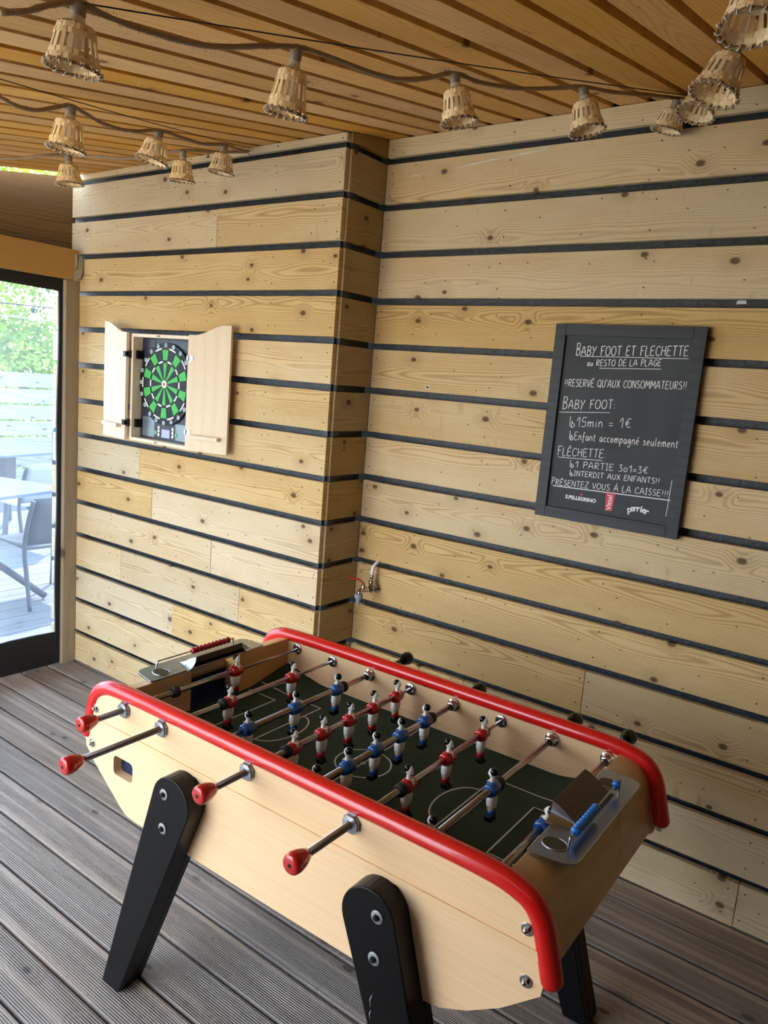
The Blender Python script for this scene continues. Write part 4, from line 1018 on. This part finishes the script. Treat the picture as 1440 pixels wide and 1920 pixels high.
LAMPS = [((.575, -1.613, 2.133), (-.121, -.018, -.993), (1.01, 0.89), 'woven bamboo lampshade hanging at the far upper left, first on the front rope', 'A'),
         ((.667, -1.194, 2.203), (-.188, .014, -.982), (0.94, 1.08), 'woven bamboo lampshade second on the front rope, with a long clear neck', 'A'),
         ((.797, -.812, 2.268), (.159, .121, -.980), (0.93, 0.94), 'woven bamboo lampshade third on the front rope, its open rim tipped towards the viewer', 'A'),
         ((.969, -.487, 2.322), (.208, .064, -.976), (0.97, 0.94), 'woven bamboo lampshade last on the front rope, in front of the top back wall plank', 'A'),
         ((-.135, -1.194, 2.203), (-.110, -.049, -.993), (1.08, 0.96), 'woven bamboo lampshade on the middle rope, directly over a smaller hanging one', 'C'),
         ((-.262, -.822, 2.266), (-.158, -.154, -.975), (1.08, 0.82), 'strongly tilted woven bamboo lampshade, second on the middle rope', 'C'),
         ((-.516, -.530, 2.315), (-.076, .058, -.995), (1, 0.9), 'small upright woven bamboo lampshade in front of the top left wall boards', 'D'),
         ((-.307, -.521, 2.316), (-.123, -.023, -.992), (0.99, 0.82), 'tilted woven bamboo lampshade last before the hook on the left wall', 'C'),
         ((-.883, -.749, 2.278), (.017, .066, -.998), (1.05, 0.88), 'woven bamboo lampshade on the rear rope against the dark planks over the window', 'D'),
         ((1.491, -1.052, 2.227), (.042, -.189, -.981), (1.05, 0.85), 'largest woven bamboo lampshade, cut off by the top right corner of the picture', 'B'),
         ((1.369, -.658, 2.294), (-.237, -.223, -.945), (1.1, 1), 'woven bamboo lampshade just below the cut-off one at upper right, looking up inside', 'B'),
         ((1.214, -.291, 2.370), (-.177, -.241, -.954), (1.04, 0.8), 'woven bamboo lampshade half hidden behind the one in front of it at upper right', 'B'),
         ((1.065, -.060, 2.418), (-.232, .002, -.973), (0.98, 0.74), 'tilted woven bamboo lampshade closest to the back wall, last of the right rope', 'B')]
GRP = 'woven bamboo lampshades hanging from ropes under the slatted ceiling'
proto = None
for q, (P_, ax, (sd_, sl_), lab, rope) in enumerate(LAMPS):
    if proto is None: proto = make_lamp(); o = proto
    else: o = copy_tree(proto)
    o.matrix_world = Matrix.Translation(P_) @ (Vector(ax) * -1).to_track_quat('Z', 'Y').to_matrix().to_4x4() @ Matrix.Rotation(q * 1.3, 4, 'Z') @ Matrix.Diagonal((sd_, sd_, sl_, 1))
    tag(o, lab, 'lamp', GRP)
CAB = {'A': [[.554, -1.732, 2.077], [.563, -1.695, 2.092], [.571, -1.655, 2.117], [.578, -1.612, 2.136], [.59, -1.571, 2.129], [.61, -1.479, 2.131], [.633, -1.378, 2.146], [.657, -1.267, 2.184], [.670, -1.196, 2.206], [.687, -1.148, 2.209], [.725, -1.018, 2.21], [.745, -.949, 2.219], [.766, -.878, 2.242], [.795, -.808, 2.272], [.822, -.739, 2.272], [.879, -.634, 2.285], [.93, -.539, 2.311], [.967, -.482, 2.327], [.992, -.351, 2.354], [1.024, -.205, 2.391], [1.066, -.012, 2.436]],
       'C': [[-.05, -1.50, 2.150], [-.077, -1.41, 2.149], [-.091, -1.364, 2.146], [-.112, -1.299, 2.159], [-.130, -1.229, 2.192], [-.140, -1.19, 2.208], [-.163, -1.135, 2.208], [-.189, -1.053, 2.207], [-.224, -.941, 2.228], [-.262, -.822, 2.270], [-.279, -.725, 2.279], [-.296, -.624, 2.29], [-.310, -.514, 2.320], [-.40, -.37, 2.352], [-.479, -.250, 2.389]],
       'D': [[-1.10, -.98, 2.235], [-1.031, -.922, 2.237], [-.971, -.876, 2.244], [-.911, -.83, 2.259], [-.880, -.752, 2.281], [-.776, -.700, 2.277], [-.701, -.65, 2.278], [-.61, -.59, 2.291], [-.516, -.53, 2.319], [-.5, -.405, 2.345], [-.484, -.252, 2.387]],
       'B': [[1.60, -1.38, 2.165], [1.52, -1.15, 2.19], [1.491, -1.052, 2.231], [1.44, -.86, 2.235], [1.369, -.658, 2.298], [1.30, -.48, 2.30], [1.214, -.291, 2.374], [1.14, -.17, 2.375], [1.070, -.050, 2.420], [1.066, -.012, 2.434]]}
CL = {'A': 'fuzzy hemp rope carrying four lampshades, nearest rope from upper left to the back wall', 'C': 'fuzzy hemp rope carrying three lampshades, ending on a hook on the left wall',
      'D': 'thin looking hemp rope farthest left, below the other rope', 'B': 'hemp rope at upper right mostly hidden behind its lampshades'}
for q, pts in CAB.items():
    c_ = empty('light_rope', pts[0]); tag(c_, CL[q], 'rope', 'hemp ropes strung under the ceiling')
    P_ = [p - Vector(pts[0]) for p in catmull(pts, 5)]
    rs = random.Random(3)
    mb = MB().tube(P_, [.0052 + rs.uniform(-.0007, .0007) for _ in P_], 8)
    for p in P_:                                        # loose fibres
        for k_ in range(16):
            d_ = Vector((rs.uniform(-1, 1), rs.uniform(-1, 1), rs.uniform(-1, 1))).normalized(); b0 = p + d_ * .0040 + Vector((rs.uniform(-.01, .01), rs.uniform(-.012, .012), 0))
            e0 = b0 + d_ * rs.uniform(.004, .010); sd = Vector((.0006, .0004, .0004)); mb._add([b0, b0 + sd, e0], [(0, 1, 2)], 0, False)
    mb.obj('rope', M['cord'], c_)
for q, (a, b) in enumerate([((.555, -1.70, 2.118), (1.07, -.02, 2.444)), ((-.03, -1.55, 2.165), (-.478, -.25, 2.40))]):
    a, b = Vector(a), Vector(b)
    pts = [a.lerp(b, t_ / 16) - Vector((0, 0, .006 * math.sin(math.pi * t_ / 16))) for t_ in range(17)]
    o = MB().tube(pts, .0014, 6).obj('support_wire', M['wire']); tag(o, ['thin dark wire running above the rope of four lampshades', 'thin dark wire running above the rope that ends at the left wall hook'][q], 'wire', 'thin wires under the ceiling')
hk = MB().tube(catmull([(-.480, -.2305, 2.402), (-.480, -.244, 2.402), (-.480, -.252, 2.396), (-.480, -.256, 2.386), (-.480, -.250, 2.378), (-.480, -.243, 2.380)], 4), .0018, 8).obj('wall_hook', M['steel'])
tag(hk, 'small metal screw hook at the top of the left wall holding two ropes', 'hook')
hk = MB().tube(catmull([(1.066, -.0005, 2.440), (1.066, -.010, 2.441), (1.066, -.018, 2.436), (1.066, -.018, 2.429), (1.066, -.010, 2.427)], 4), .0018, 8).obj('wall_hook', M['steel'])
tag(hk, 'small metal screw hook at the top of the back wall behind the lampshades', 'hook')

# ------------------------------------------------------------------ outside, seen through the clear curtain
MB().box(-60, 60, -60, 60, -.30, -.14).obj('ground', M['ground'])['kind'] = 'structure'  # unseen ground plane, put in pale to bounce sun up to the ceiling
terrace = struct(MB().box(-6.3, -1.68, -4.2, 4.5, -.13, -.032).obj('floor_terrace', M['black_membrane']))
tm_ = MB().box(-.0632, .0632, -4.3, 4.3, -.0125, .0125).mesh('deck_board', wood('terrace_decking', (122, 120, 122), (88, 84, 84), (64, 60, 58), 'YX', 0.3, 0.4, 18, 2.0, 0.7, 0.15, streak=0.4, bump=0.5, grooves=0.3), .003)
xx = -1.75
while xx > -6.25:
    link('deck_board', tm_, terrace, (xx, .1, -.0125), (0, 0, -.05 * 0)); xx -= pitch
fence = empty('slat_fence', (-6.1, 0, 0)); tag(fence, 'bleached horizontal plank fence closing the terrace in front of the hedge', 'fence')
fm = box_mesh('slat', .022, 4.3, .150, M['fence_wood'], .003)
for r in range(8):
    for c_ in range(2): link('slat', fm, fence, (0, -1.9 + 4.303 * c_, .085 + .171 * r))
for yy in (-4.0, -2.0, .2, 2.3, 4.5): MB().box(-.07, -.0115, yy - .035, yy + .035, 0, 1.36).obj('fence_post', M['post_wood'], fence)
# planks of the left wall carry on past the curtain as the end of a wall; a dark panel stands behind it
pn = empty('dark_panel', (-1.93, -.19, 0)); tag(pn, 'dark upright frame with rounded corner standing just outside behind the plank wall end', 'panel')
mb = MB().tube(catmull([(.02, 0, .50), (.02, 0, 1.10), (.016, 0, 1.155), (.0, .03, 1.19), (.0, .10, 1.20), (.0, .30, 1.20)], 4), .011, 10); mb.obj('frame_tube', M['frame_black'], pn)
MB().box(-.002, .004, .03, .30, .52, 1.17).obj('panel_sheet', M['frame_black'], pn)
def make_chair(fabric):
    r = empty('terrace_chair')
    # seat .45 m, back .82 m; faces +x locally
    mb = MB().prism([(-.21, .425), (.21, .44), (.215, .455), (-.21, .447)], -.215, .215, 'Y'); mb.obj('seat', fabric, r, .006)
    secs = []
    mb = MB()
    for s_ in (0, 1):
        pass
    vs = []; nx = 8; nz = 7
    for j in range(nz):
        t_ = j / (nz - 1); z_ = .46 + .36 * t_; x_ = -.205 - .085 * t_ - .01 * math.sin(t_ * 3.1)
        for i in range(nx):
            w = i / (nx - 1) * 2 - 1; vs.append((x_ - .030 * (1 - w * w) * (.4 + t_ * .6) + .0, w * (.215 - .02 * t_), z_ - .012 * w * w * t_))
    base = len(vs); vs += [(a + .014, b, c) for a, b, c in vs]; fs = []
    for j in range(nz - 1):
        for i in range(nx - 1):
            a = j * nx + i; fs.append((a, a + 1, a + nx + 1, a + nx)); fs.append((base + a, base + a + nx, base + a + nx + 1, base + a + 1))
    for i in range(nx - 1):
        fs.append((i, base + i, base + i + 1, i + 1)); a = (nz - 1) * nx + i; fs.append((a, a + 1, base + a + 1, base + a))
    for j in range(nz - 1):
        for a in (j * nx, j * nx + nx - 1): fs.append((a, a + nx, base + a + nx, base + a))
    mb._add(vs, fs, 0, True); mb.obj('backrest', fabric, r)
    for sy in (-1, 1):
        MB().tube(catmull([(-.30, sy * .235, .002), (-.255, sy * .232, .22), (-.215, sy * .228, .44), (-.245, sy * .222, .62), (-.292, sy * .205, .80)], 5), [.014] * 5 + [.016] * 16, 10, up=(0, 1, 0)).obj('leg', M['chair_grey'], r)
        MB().tube(catmull([(.235, sy * .235, .002), (.215, sy * .232, .22), (.205, sy * .225, .435)], 5), .014, 10, up=(0, 1, 0)).obj('leg', M['chair_grey'], r)
    return r
def place(o, x, y, rz, lab):
    o.location = (x, y, 0); o.rotation_euler = (0, 0, rz); tag(o, lab, 'chair', 'resin chairs on the terrace')
ch1 = make_chair(M['chair_grey']); ch1.scale = (.88, .88, .86); place(ch1, -2.775, .217, math.radians(180), 'grey resin chair nearest to the curtain, its back to the room')
ch1b = copy_tree(ch1); place(ch1b, -5.35, .95, math.radians(-30), 'grey resin chair at the far side of the farther terrace table, by the fence')
ch2 = make_chair(M['chair_light']); ch2.scale = (.88, .88, .88); place(ch2, -4.06, .84, math.radians(186), 'chair with a pale backrest between the two terrace tables')
ch3 = copy_tree(ch1); place(ch3, -4.35, 1.95, math.radians(160), 'grey resin chair at the far right end of the terrace tables')
def make_table():
    r = empty('terrace_table')
    MB().prism(rrect(-.40, .40, -.40, .40, .03), .715, .735, 'Z').obj('tabletop', M['table_grey'], r, .003)
    MB().box(-.05, .05, -.05, .05, .30, .714).obj('pedestal', M['chair_grey'], r, .004)
    for q in range(4):
        a = math.radians(45 + 90 * q); MB().tube([(.03 * math.cos(a), .03 * math.sin(a), .33), (.42 * math.cos(a), .42 * math.sin(a), .02)], .022, 8).obj('leg', M['chair_grey'], r)
    return r
t1 = make_table(); t1.location = (-2.90, -.15, 0); t1.rotation_euler = (0, 0, math.radians(15)); tag(t1, 'square grey terrace table nearest to the curtain', 'table', 'terrace tables')
t2 = copy_tree(t1); t2.location = (-4.72, 1.02, 0); tag(t2, 'square grey terrace table farther out towards the fence', 'table', 'terrace tables')
# festoon cable with a bulb
fc = empty('festoon_cable', (-3.5, 0, 1.9)); tag(fc, 'thin festoon cable crossing in front of the hedge outside', 'cable')
MB().tube([(0, -1.5 + .3 * q, -.03 + .0005 * q * q) for q in range(14)], .005, 6).obj('cable', M['frame_black'], fc)
MB().tube([(.0, -1.5 + .3 * q, -.105 + .0002 * q * q) for q in range(14)], .006, 6).obj('guy_wire', M['fence_wood'], fc)
fb = empty('festoon_bulb', (-3.5, .574, 1.868)); tag(fb, 'bare festoon bulb hanging outside in front of the hedge', 'bulb')
MB().lathe([(.004, .012), (.014, .010), (.014, -.018), (.010, -.022)], n=12).obj('bulb_socket', M['frame_black'], fb)
MB().lathe([(.010, -.020), (.016, -.034), (.024, -.052), (.022, -.068), (.010, -.080), (.002, -.082)], n=14).obj('bulb_glass', M['clear'], fb)
# hedge of leafy shrubs beyond the fence
def shrub_mesh(seed, n=13000):
    rs = random.Random(seed); vs = []; fs = []
    blobs = [((rs.uniform(-.9, .9), rs.uniform(-.75, .75), .7 + 3.0 * i_ / 10), rs.uniform(.55, .85)) for i_ in range(11)]
    for k_ in range(n):
        c_, r_ = blobs[k_ % len(blobs)]
        d_ = Vector((rs.gauss(0, 1), rs.gauss(0, 1), rs.gauss(0, 1))).normalized(); rad = r_ * rs.uniform(.72, 1.06)
        p = Vector(c_) + d_ * rad
        t1_ = d_.cross(Vector((rs.uniform(-1, 1), rs.uniform(-1, 1), rs.uniform(-1, 1)))).normalized(); t2_ = (d_ + t1_ * rs.uniform(-.6, .6)).cross(t1_).normalized()
        a, b = rs.uniform(.03, .06), rs.uniform(.018, .032)
        o_ = len(vs); vs += [p - t1_ * a, p + t2_ * b, p + t1_ * a, p - t2_ * b]; fs.append((o_, o_ + 1, o_ + 2, o_ + 3))
    me = bpy.data.meshes.new('foliage'); me.from_pydata([tuple(v) for v in vs], [], fs); me.materials.append(M['leaf']); return me
sm1, sm2 = shrub_mesh(1), shrub_mesh(5)
SH = ['bright green leafy shrub behind the fence, filling the left of the curtain view', 'bright green leafy shrub behind the fence, at the right edge of the curtain view']
for q, (x, y, s_, lab) in enumerate([(-8.5, 2.35, 1.05, SH[0]), (-8.6, 4.75, 1.05, SH[1])]):
    r = empty('shrub', (x, y, -.14), q * 1.1); r.scale = (s_, s_, s_); tag(r, lab, 'shrub', 'shrubs behind the terrace fence')
    f_ = link('foliage', sm1 if q % 2 else sm2, r); f_['kind'] = 'stuff'
    MB().tube([(0, 0, 0), (.04, .03, .8), (0, .08, 1.9), (.05, .02, 3.0)], [.07, .055, .04, .02], 8).obj('trunk', M['post_wood'], r)
print('objects', len(bpy.data.objects), 'tris', sum(len(m_.polygons) for m_ in bpy.data.meshes))
